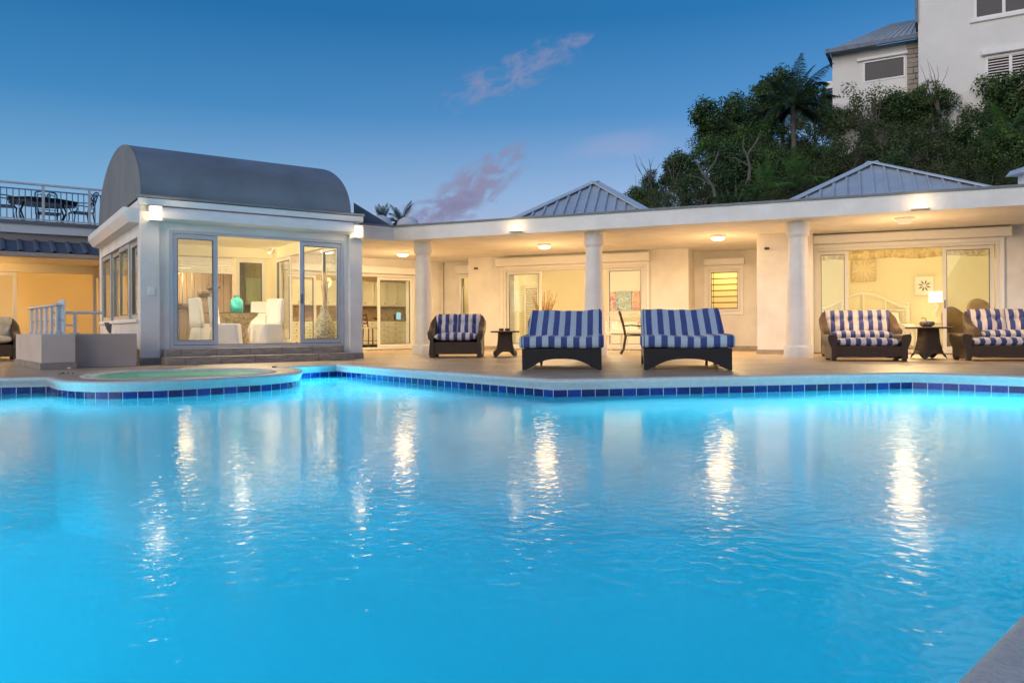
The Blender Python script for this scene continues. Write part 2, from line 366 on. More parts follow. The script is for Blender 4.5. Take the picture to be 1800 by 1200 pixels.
M['art1'] = artmat('painting_red_figure', [(.35,.30,.10), (.45,.03,.03), (.60,.45,.20), (.30,.05,.04), (.12,.20,.15)], 4.0, 1.0, 1.0)
M['art2'] = artmat('painting_dancers', [(.05,.12,.08), (.50,.48,.38), (.15,.25,.12), (.55,.32,.10), (.08,.07,.06), (.45,.42,.35)], 4.5, 1.6, 3.0)
M['art3'] = artmat('painting_orange_figure', [(.50,.20,.04), (.60,.30,.06), (.35,.06,.03), (.62,.45,.22), (.30,.14,.04)], 3.6, 1.0, 5.0)
M['art4'] = artmat('painting_red_blue', [(.60,.05,.04), (.65,.10,.05), (.05,.12,.35), (.60,.08,.10), (.60,.35,.05)], 3.5, 0.8, 8.0)
M['art5'] = artmat('patterned_pillow', [(.75,.70,.60), (.20,.12,.08), (.75,.70,.60), (.25,.16,.10)], 16, 0.2, 2.0)
M['abs1'] = artmat('pale_abstract', [(.55,.50,.32), (.62,.58,.42), (.42,.42,.28), (.60,.55,.40)], 4.0, 1.5, 1.0, 6.0)
M['abs2'] = artmat('pale_abstract_grey', [(.45,.46,.36), (.60,.57,.44), (.38,.38,.28), (.62,.58,.45)], 4.0, 1.5, 4.0, 6.0)
M['valance'] = artmat('valance_fabric', [(.92,.84,.60), (.86,.74,.48), (.95,.90,.68), (.72,.58,.34), (.92,.84,.60)], 5.0, 0.6, 2.0, 5.0)
M['tuffa'] = artmat('rough_cut_stone', [(.80,.68,.46), (.60,.48,.30), (.84,.74,.54), (.48,.37,.22), (.80,.70,.50)], 7.0, 0.6, 2.0, 6.0)
M['bowl'] = artmat('woven_dark_bowl', [(.02,.02,.02), (.35,.30,.25), (.03,.03,.03), (.30,.26,.2), (.02,.02,.02)], 30.0, 0.2, 2.0)
vm_ = M['valance'].node_tree; vt_ = NT.__new__(NT); vt_.nt = vm_
_b = [n for n in vm_.nodes if n.type == 'BSDF_PRINCIPLED'][0]; _c = _b.inputs['Base Color'].links[0].from_socket; _o = [n for n in vm_.nodes if n.type == 'OUTPUT_MATERIAL'][0]
vm_.links.new(vt_.n('ShaderNodeMixShader', {0: .6, 1: _b.outputs[0], 2: vt_.n('ShaderNodeBsdfTranslucent', {0: _c}).outputs[0]}).outputs[0], _o.inputs[0])
M['piping'] = pmat('blue_piping', (0.012, 0.035, 0.19), 0.8)
M['leafprint'] = pmat('dark_print', (0.10, 0.075, 0.03), 0.7)
M['twig'] = pmat('brown_twig', (0.48, 0.26, 0.10), 0.7, var=.3, vscale=10)
M['sparkle'] = pmat('silvery_twig', (0.78, 0.60, 0.38), 0.35, metal=0.1, var=.4, vscale=30)
M['screen'] = emat('tablet_screen', (0.45, 0.85, 0.95), 0.9)
M['edge_glass'] = pmat('dark_edged_glass', (0.05, 0.08, 0.06), 0.08, spec=0.8)
def special():
    m = bpy.data.materials.new('starburst_panel'); m.use_nodes = True; t = NT(m.node_tree)
    sp = t.n('ShaderNodeSeparateXYZ', {0: t.n('ShaderNodeTexCoord').outputs['Object']})
    a = t.m('ARCTAN2', sp.outputs[2], sp.outputs[0]); r = t.m('SQRT', t.m('ADD', t.m('POWER', sp.outputs[0], 2.0), t.m('POWER', sp.outputs[2], 2.0)))
    nz = t.n('ShaderNodeTexNoise', {'Vector': t.n('ShaderNodeCombineXYZ', {0: t.m('MULTIPLY', a, 6.0), 1: t.m('MULTIPLY', r, 1.5)}).outputs[0], 'Scale': 2.0, 'Detail': 4.0}).outputs[0]
    k = t.m('ADD', nz, t.m('MULTIPLY', t.m('SUBTRACT', 0.35, r), 0.5))
    c = t.ramp(k, [(0.38, (.42, .27, .14)), (0.62, (.80, .68, .45))])
    t.n('ShaderNodeOutputMaterial', {0: t.n('ShaderNodeBsdfPrincipled', {'Base Color': c, 'Roughness': 0.7}).outputs[0]}); M['burst'] = m
    m = bpy.data.materials.new('silver_mosaic'); m.use_nodes = True; t = NT(m.node_tree); o = t.n('ShaderNodeTexCoord').outputs['Object']
    v = t.n('ShaderNodeTexVoronoi', {'Vector': o, 'Scale': 42.0}); d = t.n('ShaderNodeTexVoronoi', {'Vector': o, 'Scale': 42.0}, feature='DISTANCE_TO_EDGE').outputs[0]
    g = t.m('GREATER_THAN', d, 0.06); wn = t.n('ShaderNodeTexWhiteNoise', {'Vector': v.outputs['Position']}).outputs[0]
    c = t.mix(g, (.05, .035, .02, 1), t.ramp(wn, [(0.0, (.45, .35, .18)), (1.0, (.95, .88, .66))]))
    bp = t.n('ShaderNodeBump', {'Height': t.m('ADD', t.m('MULTIPLY', wn, .6), g), 'Strength': .8, 'Distance': .006})
    t.n('ShaderNodeOutputMaterial', {0: t.n('ShaderNodeBsdfPrincipled', {'Base Color': c, 'Roughness': 0.3, 'Metallic': 0.05, 'Normal': bp.outputs[0]}).outputs[0]}); M['mosaic'] = m
special()
# ================================================================== pool, deck, ground
def offset_poly(P, d):       # moves every edge of a counter-clockwise polygon outwards by d
    n = len(P); out = []
    for i in range(n):
        a, b, c = Vector(P[i-1]), Vector(P[i]), Vector(P[(i+1) % n])
        e1 = (b-a).normalized(); e2 = (c-b).normalized()
        n1 = Vector((e1.y, -e1.x)); n2 = Vector((e2.y, -e2.x)); m = (n1+n2)
        if m.length < 1e-4: m = n1.copy()
        m.normalize(); k = 1/max(m.dot(n1), 0.35); out.append((b.x+m.x*d*k, b.y+m.y*d*k))
    return out
def area(P): return 0.5*sum(P[i-1][0]*P[i][1]-P[i][0]*P[i-1][1] for i in range(len(P)))
def g2(px, py): v = ground(px, py); return (v.x, v.y)
def smooth(pts, it=2):        # Chaikin, open
    for _ in range(it):
        q = [pts[0]]
        for a, b in zip(pts, pts[1:]): q += [(a[0]*.75+b[0]*.25, a[1]*.75+b[1]*.25), (a[0]*.25+b[0]*.75, a[1]*.25+b[1]*.75)]
        q.append(pts[-1]); pts = q
    return pts
spa_rim = smooth([g2(*p) for p in [(80,663),(90,667),(113,669.5),(150,671),(200,671),(267,669.5),(333,667),(400,663.5),(467,660),(510,656.7),(530,653.5),(534,650.5),(524,647.2),(498,644.8)]], 2)
pool = [(-13.0, 6.2)] + spa_rim + [g2(590, 640.2), g2(970, 667.5), g2(1605, 655), (8.6, 7.0), (3.55, 3.90), (1.09, 1.62), (-1.4, -0.73), (-4.0, -3.0), (-13.0, -3.0)]
pool[0] = (-13.0, spa_rim[0][1]-0.45*(spa_rim[0][0]+13.0)*0.55)
if area(pool) < 0: pool = pool[::-1]
spa_in = smooth([g2(*p) for p in [(160,661),(175,656),(225,652.5),(300,650),(360,648.4),(417,647.7),(455,649.5),(472,653),(462,656),(430,658.5),(380,661),(317,663),(260,664.6),(200,665.7),(165,664)]]+[g2(160,661)], 1)[:-1]
if area(spa_in) < 0: spa_in = spa_in[::-1]
WZ = -0.212
def holed(outer, holes, z):
    loops = [outer]+holes; pts = [Vector((p[0], p[1], 0)) for l in loops for p in l]
    tri = tessellate_polygon([[Vector((p[0], p[1], 0)) for p in l] for l in loops])
    mb = MB(); mb.add([(p.x, p.y, z) for p in pts], [tuple(t) for t in tri]); return mb
def sweep(name, P, prof, mat, parent=None, smooth_=False):   # profile (outward offset, z) swept along a closed outline, with arc-length UVs
    rings = [offset_poly(P, d) for d, z in prof]; n = len(P)
    L = [0.0]
    for i in range(n): L.append(L[-1]+(Vector(P[(i+1) % n])-Vector(P[i])).length)
    h = [0.0]
    for a, b in zip(prof, prof[1:]): h.append(h[-1]+math.hypot(a[0]-b[0], a[1]-b[1]))
    vs = []; uv = []; fs = []
    m = len(prof)
    for i in range(n+1):
        for j in range(m): x, y = rings[j][i % n]; vs.append((x, y, prof[j][1])); uv.append((L[i], h[j]))
    for i in range(n):
        for j in range(m-1): fs.append((i*m+j, (i+1)*m+j, (i+1)*m+j+1, i*m+j+1))
    me = bpy.data.meshes.new(name); me.from_pydata(vs, [], fs); me.materials.append(mat)
    ul = me.uv_layers.new(name='uv')
    for lp in me.loops: ul.data[lp.index].uv = uv[lp.vertex_index]
    if smooth_:
        for p in me.polygons: p.use_smooth = True
    o = bpy.data.objects.new(name, me); COL.objects.link(o); o.parent = parent
    return o

def deck_mat():
    m = bpy.data.materials.new('stone_deck_tiles'); m.use_nodes = True; t = NT(m.node_tree)
    tcn = t.n('ShaderNodeTexCoord'); o = tcn.outputs['Object']
    r = t.n('ShaderNodeMapping', {0: o, 2: (0, 0, math.radians(-12))}).outputs[0]
    br = t.n('ShaderNodeTexBrick', {'Vector': r, 'Color1': (1,1,1,1), 'Color2': (0.72,0.70,0.68,1), 'Mortar': (0.25,0.23,0.21,1), 'Scale': 1.0, 'Mortar Size': 0.009,
             'Mortar Smooth': 0.3, 'Brick Width': 0.9, 'Row Height': 0.45}); br.offset = 0.5
    st = t.n('ShaderNodeMapping', {0: r, 3: (1.3, 12.0, 1.0)}).outputs[0]
    n1 = t.n('ShaderNodeTexNoise', {'Vector': st, 'Scale': 1.6, 'Detail': 8.0, 'Roughness': 0.65, 'Distortion': 0.4}).outputs[0]
    n2 = t.n('ShaderNodeTexNoise', {'Vector': o, 'Scale': 0.8, 'Detail': 6.0}).outputs[0]
    c = t.ramp(t.m('ADD', t.m('MULTIPLY', n1, 0.8), t.m('MULTIPLY', n2, 0.25)), [(0.40, (0.26, 0.18, 0.115)), (0.52, (0.48, 0.36, 0.24)), (0.64, (0.66, 0.53, 0.38))])
    c = t.mix(1.0, c, br.outputs[0], 'MULTIPLY')
    gn = t.n('ShaderNodeTexNoise', {'Vector': o, 'Scale': 90.0, 'Detail': 5.0, 'Roughness': 0.7}).outputs[0]
    c = t.mix(1.0, c, t.ramp(gn, [(0.35, 0.55), (0.6, 1.0)]), 'MULTIPLY')
    bp = t.n('ShaderNodeBump', {'Height': t.m('ADD', n1, t.m('MULTIPLY', br.outputs[1], -0.6)), 'Strength': 0.6, 'Distance': 0.008})
    rg = t.m('MULTIPLY_ADD', n1, 0.5, 0.12)
    bs = t.n('ShaderNodeBsdfPrincipled', {'Base Color': c, 'Roughness': rg, 'Normal': bp.outputs[0]})
    t.n('ShaderNodeOutputMaterial', {0: bs.outputs[0]}); return m
def tile_mat():
    m = bpy.data.materials.new('cobalt_waterline_tiles'); m.use_nodes = True; t = NT(m.node_tree)
    u = t.n('ShaderNodeUVMap', uv_map='uv').outputs[0]; sp = t.n('ShaderNodeSeparateXYZ', {0: u})
    q = t.m('DIVIDE', sp.outputs[0], 0.176); fx = t.m('FRACT', q)
    g = t.m('LESS_THAN', t.m('ABSOLUTE', t.m('SUBTRACT', fx, 0.5)), 0.478)
    wn = t.n('ShaderNodeTexWhiteNoise', {'Vector': t.n('ShaderNodeCombineXYZ', {0: t.m('FLOOR', q)}).outputs[0]}, noise_dimensions='3D').outputs[0]
    nz = t.n('ShaderNodeTexNoise', {'Vector': t.n('ShaderNodeTexCoord').outputs['Object'], 'Scale': 28.0, 'Detail': 5.0}).outputs[0]
    c = t.ramp(t.m('ADD', t.m('MULTIPLY', wn, 0.45), t.m('MULTIPLY', nz, 0.6)), [(0.25, (0.003, 0.006, 0.07)), (0.6, (0.004, 0.014, 0.15)), (0.85, (0.008, 0.035, 0.24))])
    c = t.mix(g, (0.45, 0.52, 0.60, 1), c)
    bp = t.n('ShaderNodeBump', {'Height': t.m('ADD', g, t.m('MULTIPLY', nz, 0.5)), 'Strength': 0.5, 'Distance': 0.003})
    bs = t.n('ShaderNodeBsdfPrincipled', {'Base Color': c, 'Roughness': 0.18, 'Normal': bp.outputs[0]})
    t.n('ShaderNodeOutputMaterial', {0: bs.outputs[0]}); return m
def water_mat(name, tint, amp=1.0, glow=(0.035, 0.54, 0.78), milky=0.85):
    m = bpy.data.materials.new(name); m.use_nodes = True; t = NT(m.node_tree)
    o = t.n('ShaderNodeTexCoord').outputs['Object']
    a = t.n('ShaderNodeTexNoise', {'Vector': o, 'Scale': 15.0, 'Detail': 1.0, 'Roughness': 0.4, 'Distortion': 0.2}).outputs[0]
    b = t.n('ShaderNodeTexNoise', {'Vector': t.n('ShaderNodeMapping', {0: o, 2: (0, 0, 0.5), 3: (1.0, 1.5, 1.0)}).outputs[0], 'Scale': 1.6, 'Detail': 2.0}).outputs[0]
    h = t.m('ADD', a, t.m('MULTIPLY', b, 0.08))
    bp = t.n('ShaderNodeBump', {'Height': h, 'Strength': 1.0, 'Distance': 0.0050*amp}).outputs[0]
    fr = t.n('ShaderNodeFresnel', {0: 1.33}).outputs[0]
    gs = t.n('ShaderNodeBsdfGlossy', {'Roughness': 0.03, 'Normal': bp})
    gr_ = t.n('ShaderNodeBsdfGlossy', {'Roughness': 0.10})
    gl = t.n('ShaderNodeMixShader', {0: 0.42, 1: gs.outputs[0], 2: gr_.outputs[0]})
    tr = t.n('ShaderNodeBsdfTransparent', {0: C4(tint)})
    tl = t.n('ShaderNodeBsdfTranslucent', {0: C4(glow)})
    m2 = t.n('ShaderNodeMixShader', {0: milky, 1: tr.outputs[0], 2: tl.outputs[0]})
    mx = t.n('ShaderNodeMixShader', {0: fr, 1: m2.outputs[0], 2: gl.outputs[0]})
    t.n('ShaderNodeOutputMaterial', {0: mx.outputs[0]}); return m
M['deck'] = deck_mat(); M['tile'] = tile_mat(); M['water'] = water_mat('pool_water', (0.08, 0.60, 0.84))
M['spawater'] = water_mat('spa_water', (0.45, 0.95, 0.70), 0.6, (0.30, 0.70, 0.45), 0.4)
M['coping'] = pmat('pale_coping_stone', (0.50, 0.52, 0.50), 0.55, var=0.14, vscale=14, bump=0.6, bscale=70)
M['basin'] = pmat('pool_plaster', (0.25, 0.66, 0.80), 0.8, var=0.12, vscale=1.5)
M['spaplaster'] = pmat('spa_plaster', (0.48, 0.66, 0.48), 0.8, var=0.12, vscale=3)

OUT = [(-60, -12), (60, -12), (60, 40), (-60, 40)]
deck = holed(OUT, [offset_poly(pool, 0.02), offset_poly(spa_in, 0.02)], 0.0).build('pool_deck', M['deck'], fix=False)
tag(deck, kind='structure')
for p in deck.data.polygons:
    pass
def up(o):
    import bmesh
    bm = bmesh.new(); bm.from_mesh(o.data)
    for f in bm.faces:
        if f.normal.z < 0: f.normal_flip()
    bm.to_mesh(o.data); bm.free()
up(deck)
gr = holed([(-600, -300), (600, -300), (600, 900), (-600, 900)], [OUT], -0.05).build('ground', M['soil'], fix=False); up(gr); tag(gr, kind='structure')
cp = sweep('pool_coping', pool, [(0.09, -0.02), (0.09, 0.005), (0.03, 0.005), (0.010, -0.002), (0.0, -0.014), (0.0, -0.030), (0.010, -0.050), (0.026, -0.078), (0.040, -0.108), (0.044, -0.128), (0.06, -0.130)], M['coping'], smooth_=True)
cp.data.set_sharp_from_angle(angle=math.radians(60)); tag(cp, kind='structure')
tl = sweep('pool_waterline_tiles', pool, [(0.046, -0.126), (0.046, -0.30)], M['tile']); tag(tl, kind='structure')
ba = sweep('pool_basin_walls', pool, [(0.056, -0.29), (0.056, -1.90)], M['basin']); tag(ba, kind='structure')
fl = holed(offset_poly(pool, 0.07), [], -1.895).build('pool_floor', M['basin'], fix=False); up(fl); tag(fl, kind='structure')
wt = holed(offset_poly(pool, 0.054), [], WZ).build('pool_water', M['water'], fix=False); up(wt); tag(wt, kind='structure')
sc_ = sweep('spa_coping', spa_in, [(0.14, -0.02), (0.14, 0.007), (0.03, 0.007), (0.0, -0.004), (-0.006, -0.02), (0.008, -0.045)], M['coping'], smooth_=True); tag(sc_, kind='structure')
sb = sweep('spa_basin_walls', spa_in, [(0.004, -0.04), (0.004, -0.85)], M['spaplaster']); tag(sb, kind='structure')
sf = holed(offset_poly(spa_in, 0.01), [], -0.845).build('spa_floor', M['spaplaster'], fix=False); up(sf); tag(sf, kind='structure')
sw = holed(offset_poly(spa_in, 0.003), [], -0.10).build('spa_water', M['spawater'], fix=False); up(sw); tag(sw, kind='structure')

# underwater lamps
def pool_light(label, loc, dirv, power, z=-0.50, tilt=8, cone=165):
    rz = math.atan2(dirv[1], dirv[0])-PI/2           # +y of the lamp looks into the water
    t = thing('pool_light', label, 'pool light', (loc[0], loc[1], z), rz, 'round underwater lamps in the pool walls')
    R = Matrix.Rotation(-PI/2, 4, 'X')
    MB().lathe([(0.13, 0.0), (0.135, 0.02), (0.125, 0.035), (0.10, 0.035)], M4=R).build('rim', M['lampwhite'], t, smooth='auto')
    MB().lathe([(0.098, 0.03), (0.09, 0.045), (0.05, 0.055), (0.001, 0.058)], M4=R).build('lens', M['pool_lens'], t, smooth=True)
    lamp('lamp_light', 'SPOT', (0, 0.10, 0.0), power, (0.92, 0.97, 0.90), 0.15, t, rot=(math.radians(90-tilt), 0, 0), spot=math.radians(cone), blend=0.6)
M['pool_lens'] = emat('lit_pool_lens', (0.75, 0.95, 1.0), 1.0)
def edge_in(a, b, t, d):       # point on an outline edge, moved d towards the water, and the inward normal
    a = Vector(a); b = Vector(b); p = a.lerp(b, t); e = (b-a).normalized(); nn = Vector((-e.y, e.x))
    return p+nn*d, nn
PL = {'corner': g2(590, 640.2), 'mid': g2(970, 667.5), 'rc': g2(1605, 655), 'spaR': spa_rim[-1], 'spaL': spa_rim[0]}
PW = 3.6
def pl(label, A, B, t, power, z=-0.40, tilt=8, cone=165):
    p, nn = edge_in(A, B, t, -0.03)
    pool_light(label, (p.x, p.y), (nn.x, nn.y), power*PW, z, tilt, cone)
pl('underwater lamp in the far corner right of the spa', PL['mid'], PL['corner'], 0.90, 190, -0.55)
pl('underwater lamp glowing beside the right rim of the spa', PL['corner'], PL['spaR'], 0.45, 110, -0.55)
pl('underwater lamp at the left end of the pool by the box wall', PL['spaL'], (-13.0, pool[0][1] if pool[0][0] < -12 else 6.0), 0.12, 260, -0.7)
pl('underwater lamp right of the pool coping bend by the armchairs', (8.6, 7.0), PL['rc'], 0.62, 150, -1.2)
pl('added underwater lamp in the long coping wall in front of the right striped lounger', PL['rc'], PL['mid'], 0.25, 150, -1.2)  # added lamps along the far walls, brightening the distant water
pl('added underwater lamp in the long coping wall in front of the left striped lounger', PL['rc'], PL['mid'], 0.75, 150, -1.2)
pl('added underwater lamp in the long slanting wall in front of the left side table', PL['mid'], PL['corner'], 0.40, 165, -1.2)
pl('added unseen underwater lamp in the right end wall of the pool', (3.55, 3.90), (8.6, 7.0), 0.85, 450, -1.2, 15, 100)  # from here on, added lamps outside the view that even out the pool glow
pl('added unseen underwater lamp in the near wall under the camera side', (-1.4, -0.73), (1.09, 1.62), 0.10, 900, -0.6, 35, 80)
pl('added unseen underwater lamp in the near left wall', (-4.0, -3.0), (-1.4, -0.73), 0.3, 1000, -0.6, 35, 80)
pl('added unseen underwater lamp in the near far-left wall', (-13.0, -3.0), (-4.0, -3.0), 0.6, 1400, -0.6, 35, 80)
pl('added unseen underwater lamp in the left end wall of the pool', (-13.0, 6.2), (-13.0, -3.0), 0.4, 1100, -0.6, 35, 80)
st = thing('spa_light', 'small underwater lamp glowing inside the round spa', 'pool light', (-4.6, 10.2, -0.5))
c_ = Vector((sum(p[0] for p in spa_in)/len(spa_in), sum(p[1] for p in spa_in)/len(spa_in)))
st.location = (c_.x, c_.y, -0.80)
MB().lathe([(0.10, -0.04), (0.11, 0.0), (0.09, 0.02)]).build('rim', M['lampwhite'], st, smooth='auto')
MB().lathe([(0.085, 0.015), (0.06, 0.03), (0.001, 0.035)]).build('lens', M['pool_lens'], st, smooth=True)
lamp('lamp_light', 'POINT', (0, 0, 0.2), 14, (0.95, 1.0, 0.85), 0.1, st)
# ================================================================== sunroom (barrel-roofed pavilion)
sun = thing('sunroom', 'white glazed sunroom with grey barrel vault roof and sliding doors beside the spa', 'building', PV.w(0, 0, 0), PV.a)
W_, D_ = 4.25, 5.6; ZS_ = 2.73; ZT = 3.03; FZ = 0.28
def frame_panel(mb, x0, x1, z0, z1, y0, y1, w):
    mb.box(x0, x0+w, y0, y1, z0, z1); mb.box(x1-w, x1, y0, y1, z0, z1)
    mb.box(x0+w, x1-w, y0+.001, y1-.001, z0, z0+w); mb.box(x0+w, x1-w, y0+.001, y1-.001, z1-w, z1)
def panel_xz(parent, x0, x1, z0, z1, y, w=0.07, t=0.045, mat='alu', name='sliding_door', glass='glass', handle=False):
    mb = MB(); frame_panel(mb, x0, x1, z0, z1, y-t/2, y+t/2, w); o = mb.build(name, M[mat], parent, bevel=0.004)
    g = MB().box(x0+w-.004, x1-w+.004, y-.004, y+.004, z0+w-.004, z1-w+.004).build('glass_pane', M[glass], o)
    gk = MB(); frame_panel(gk, x0+w-.001, x1-w+.001, z0+w-.001, z1-w+.001, y-t/2-.004, y+t/2+.004, 0.012); gk.build('gasket', M['alu_dark'], o)
    return o
def hx(px, yl, F_=PV): return F_.hit(px, 500, yl)[0]
def hz(px, py, yl, F_=PV): return F_.hit(px, py, yl)[1]
xL0, xR1 = hx(298, 0), hx(604, 0)
zh = hz(298, 404, 0)
# floor, ceiling
MB().box(0.0, W_, 0.0, D_, 0.0, FZ).build('floor', M['stone'], sun)
MB().box(0.02, W_-.02, 0.10, D_-.02, 2.80, 2.86).build('ceiling', M['plaster_white'], sun)
# front wall: corner piers and lintel
f = MB(); f.wall(0, W_, 0.0, ZT, -0.02, 0.16, [(xL0, xR1, 0.0, zh)]); f.build('front_wall', M['stucco'], sun, bevel=0.006)
pl_ = MB(); x_a = hx(281, -.1); pl_.box(-0.03, x_a, -0.10, -0.021, 0.12, 2.78).build('pilaster', M['stucco'], sun, bevel=0.01)
x_b = hx(615, -.1); MB().box(x_b, W_+.03, -0.10, -0.021, 0.12, 2.78).build('pilaster', M['stucco'], sun, bevel=0.01)
MB().box(-0.045, x_a+.01, -0.115, -0.021, 0.0, 0.12).build('stone_base', M['stone'], sun, bevel=0.004)
MB().box(x_b-.01, W_+.045, -0.115, -0.021, 0.0, 0.12).build('stone_base', M['stone'], sun, bevel=0.004)
MB().box(-0.05, W_+.05, -0.13, -0.021, 2.90, 3.02).build('cornice', M['trim'], sun, bevel=0.01)
MB().box(-0.07, W_+.07, -0.16, 0.02, 3.03, 3.075).build('roof_flashing', M['vault'], sun, bevel=0.008)
# shutter box above the front doors, rounded
sb0, sb1 = hx(284, -.25), hx(624, -.25)
prof = [(-0.021, 2.88), (-0.12, 2.875), (-0.20, 2.85), (-0.245, 2.80), (-0.255, 2.74), (-0.25, 2.66), (-0.20, 2.625), (-0.021, 2.62)]
MB().prism(prof, sb0, sb1, 'x').build('shutter_box', M['trim'], sun, smooth='auto')
# outer frame and sliding doors
fm = MB(); frame_panel(fm, xL0, xR1, FZ, zh, -0.03, 0.13, 0.055); fm.build('door_frame', M['alu'], sun, bevel=0.004)
tr = MB()
for y in (0.0, 0.05, 0.10): tr.box(xL0+.055, xR1-.055, y-.004, y+.004, FZ+.055, FZ+.068)
tr.build('door_track', M['alu_dark'], sun)
p1 = hx(383, 0); p2 = hx(527, 0)
panel_xz(sun, xL0+.05, p1, FZ+.062, zh-.06, 0.02, 0.085)
d2 = panel_xz(sun, p2, xR1-.05, FZ+.062, zh-.06, 0.02, 0.085)
MB().box(p2+.02, p2+.05, -0.035, -0.003, 1.15, 1.35).build('handle', M['alu_dark'], d2, bevel=0.004)
# steps
xs0, xs1 = hx(291, -.55), hx(620, -.55)
st2 = MB().box(xs0+.04, xs1-.10, -0.30, -0.0205, 0.142, 0.278); st1 = MB().box(xs0, xs1, -0.62, -0.0205, 0.0, 0.14)
def stone_mat():
    m = bpy.data.materials.new('step_tiles'); m.use_nodes = True; t = NT(m.node_tree)
    o = t.n('ShaderNodeTexCoord').outputs['Object']; sp = t.n('ShaderNodeSeparateXYZ', {0: o})
    q = t.m('DIVIDE', sp.outputs[0], 0.62); g = t.m('LESS_THAN', t.m('ABSOLUTE', t.m('SUBTRACT', t.m('FRACT', q), 0.5)), 0.492)
    nz = t.n('ShaderNodeTexNoise', {'Vector': t.n('ShaderNodeMapping', {0: o, 3: (1, 1, 5)}).outputs[0], 'Scale': 6.0, 'Detail': 8.0}).outputs[0]
    c = t.ramp(nz, [(0.3, (0.20, 0.165, 0.13)), (0.6, (0.33, 0.28, 0.23)), (0.8, (0.42, 0.37, 0.31))])
    c = t.mix(g, (0.10, 0.09, 0.08, 1), c)
    t.n('ShaderNodeOutputMaterial', {0: t.n('ShaderNodeBsdfPrincipled', {'Base Color': c, 'Roughness': 0.6}).outputs[0]}); return m
M['step'] = stone_mat()
st1.build('step', M['step'], sun, bevel=0.008); st2.build('step', M['step'], sun, bevel=0.008)
# left side wall: parapet, pane posts, three windows, gable
side = MB()
def sidewall(mb, y0, y1, z0, z1, ops, xa, xb):
    t = MB().wall(y0, y1, z0, z1, -xb, -xa, ops); t.v = [(-v[1], v[0], v[2]) for v in t.v]; mb.add(t.v, t.f)
SZ0, SZ1 = 0.84, 2.36
sidewall(side, 0.161, D_, 0.0, ZT, [(0.34, 5.25, SZ0, SZ1)], 0.0, 0.16)
side.build('side_wall', M['stucco'], sun)
MB().box(-0.05, -0.001, 0.25, 5.35, SZ0-.07, SZ0-.002).build('window_sill', M['trim'], sun, bevel=0.008)
ws = [0.34, 1.55, 2.75, 4.0, 5.25]
for i in range(4):
    y0, y1 = ws[i], ws[i+1]; xo = 0.03 if i % 2 else 0.08
    mb = MB(); frame_panel(mb, y0+.005, y1-.005, SZ0, SZ1-.01, -xo-.05, -xo, 0.09); mb.v = [(-v[1], v[0], v[2]) for v in mb.v]
    o = mb.build('window', M['alu'], sun, bevel=0.004)
    MB().box(xo+.02, xo+.028, y0+.09, y1-.09, SZ0+.09, SZ1-.10).build('glass_pane', M['glass'], o)
    g = MB(); frame_panel(g, y0+.088, y1-.088, SZ0+.088, SZ1-.098, -xo-.054, -xo+.004, 0.02); g.v = [(-v[1], v[0], v[2]) for v in g.v]; g.build('gasket', M['alu_dark'], o)
# gutter-like shutter box along the left side
MB().prism([(-0.001, 2.86), (-0.27, 2.86), (-0.27, 2.74), (-0.17, 2.60), (-0.001, 2.58)], 0.12, 5.3, 'y').build('shutter_box', M['trim'], sun)
# vault
ap = hz(213, 255, 0); RISE = 4.44-3.075; yc = D_/2; ra = D_/2+0.05
def arc(r_, h_, n=40): return [(yc-r_*math.cos(PI*k/n), 3.075+h_*math.sin(PI*k/n)) for k in range(n+1)]
ou = arc(ra, RISE); inn = arc(ra-.10, RISE-.10)
v = MB(); n_ = len(ou); rings = []
for x in (0.02, W_-.20): rings.append([(x, y, z) for y, z in ou]+[(x, y, z) for y, z in inn[::-1]])
v.loft(rings, cap=False)
for ri in (0, 1):
    b0 = ri*2*n_
    for k in range(n_-1): v.f.append((b0+k, b0+k+1, b0+2*n_-2-k, b0+2*n_-1-k))
v.build('barrel_roof', M['vault'], sun, smooth='auto')
for xg in (-0.005, W_-.31):
    g = MB().prism([(y, z) for y, z in arc(ra+(.004 if xg < 0 else -.101), RISE+(.004 if xg < 0 else -.101))]+[], xg, xg+(.024 if xg < 0 else .10), 'x'); g.build('gable_wall', M['gable'], sun)
# back wall (interior corner at right) with a window, a shutter half down and a gap to the yard behind
bx0, bx1 = hx(300, D_-.1), hx(410, D_-.1); wx0, wx1 = hx(415, D_-.1), hx(466, D_-.1)
zt1 = hz(440, 456, D_-.1); zb1 = hz(440, 590, D_-.1)
bw = MB().wall(0.0, W_, 0.0, ZT, D_-.12, D_, [(0.2, bx1, FZ, zt1+.02), (wx0, wx1, 0.55, zt1)]); bw.build('back_wall', M['plaster_in'], sun)
panel_xz(sun, wx0, wx1, 0.55, zt1, D_-.09, 0.09, mat='alu_warm', name='window', glass='glass_dark')
zs = hz(380, 479, D_-.1)
sh = MB()
k = 0; z = zt1
while z > zs:
    sh.prism([(D_-.115, z), (D_-.145, z-.012), (D_-.15, z-.03), (D_-.145, z-.05), (D_-.115, z-.058)], 0.22, bx1-.01, 'x'); z -= 0.06
sh.build('roller_shutter', M['linen'], sun, smooth='auto')
MB().box(0.0, W_, D_-.20, D_-.121, zt1+.03, zt1+.30).build('inner_lintel', M['plaster_white'], sun, bevel=0.01)
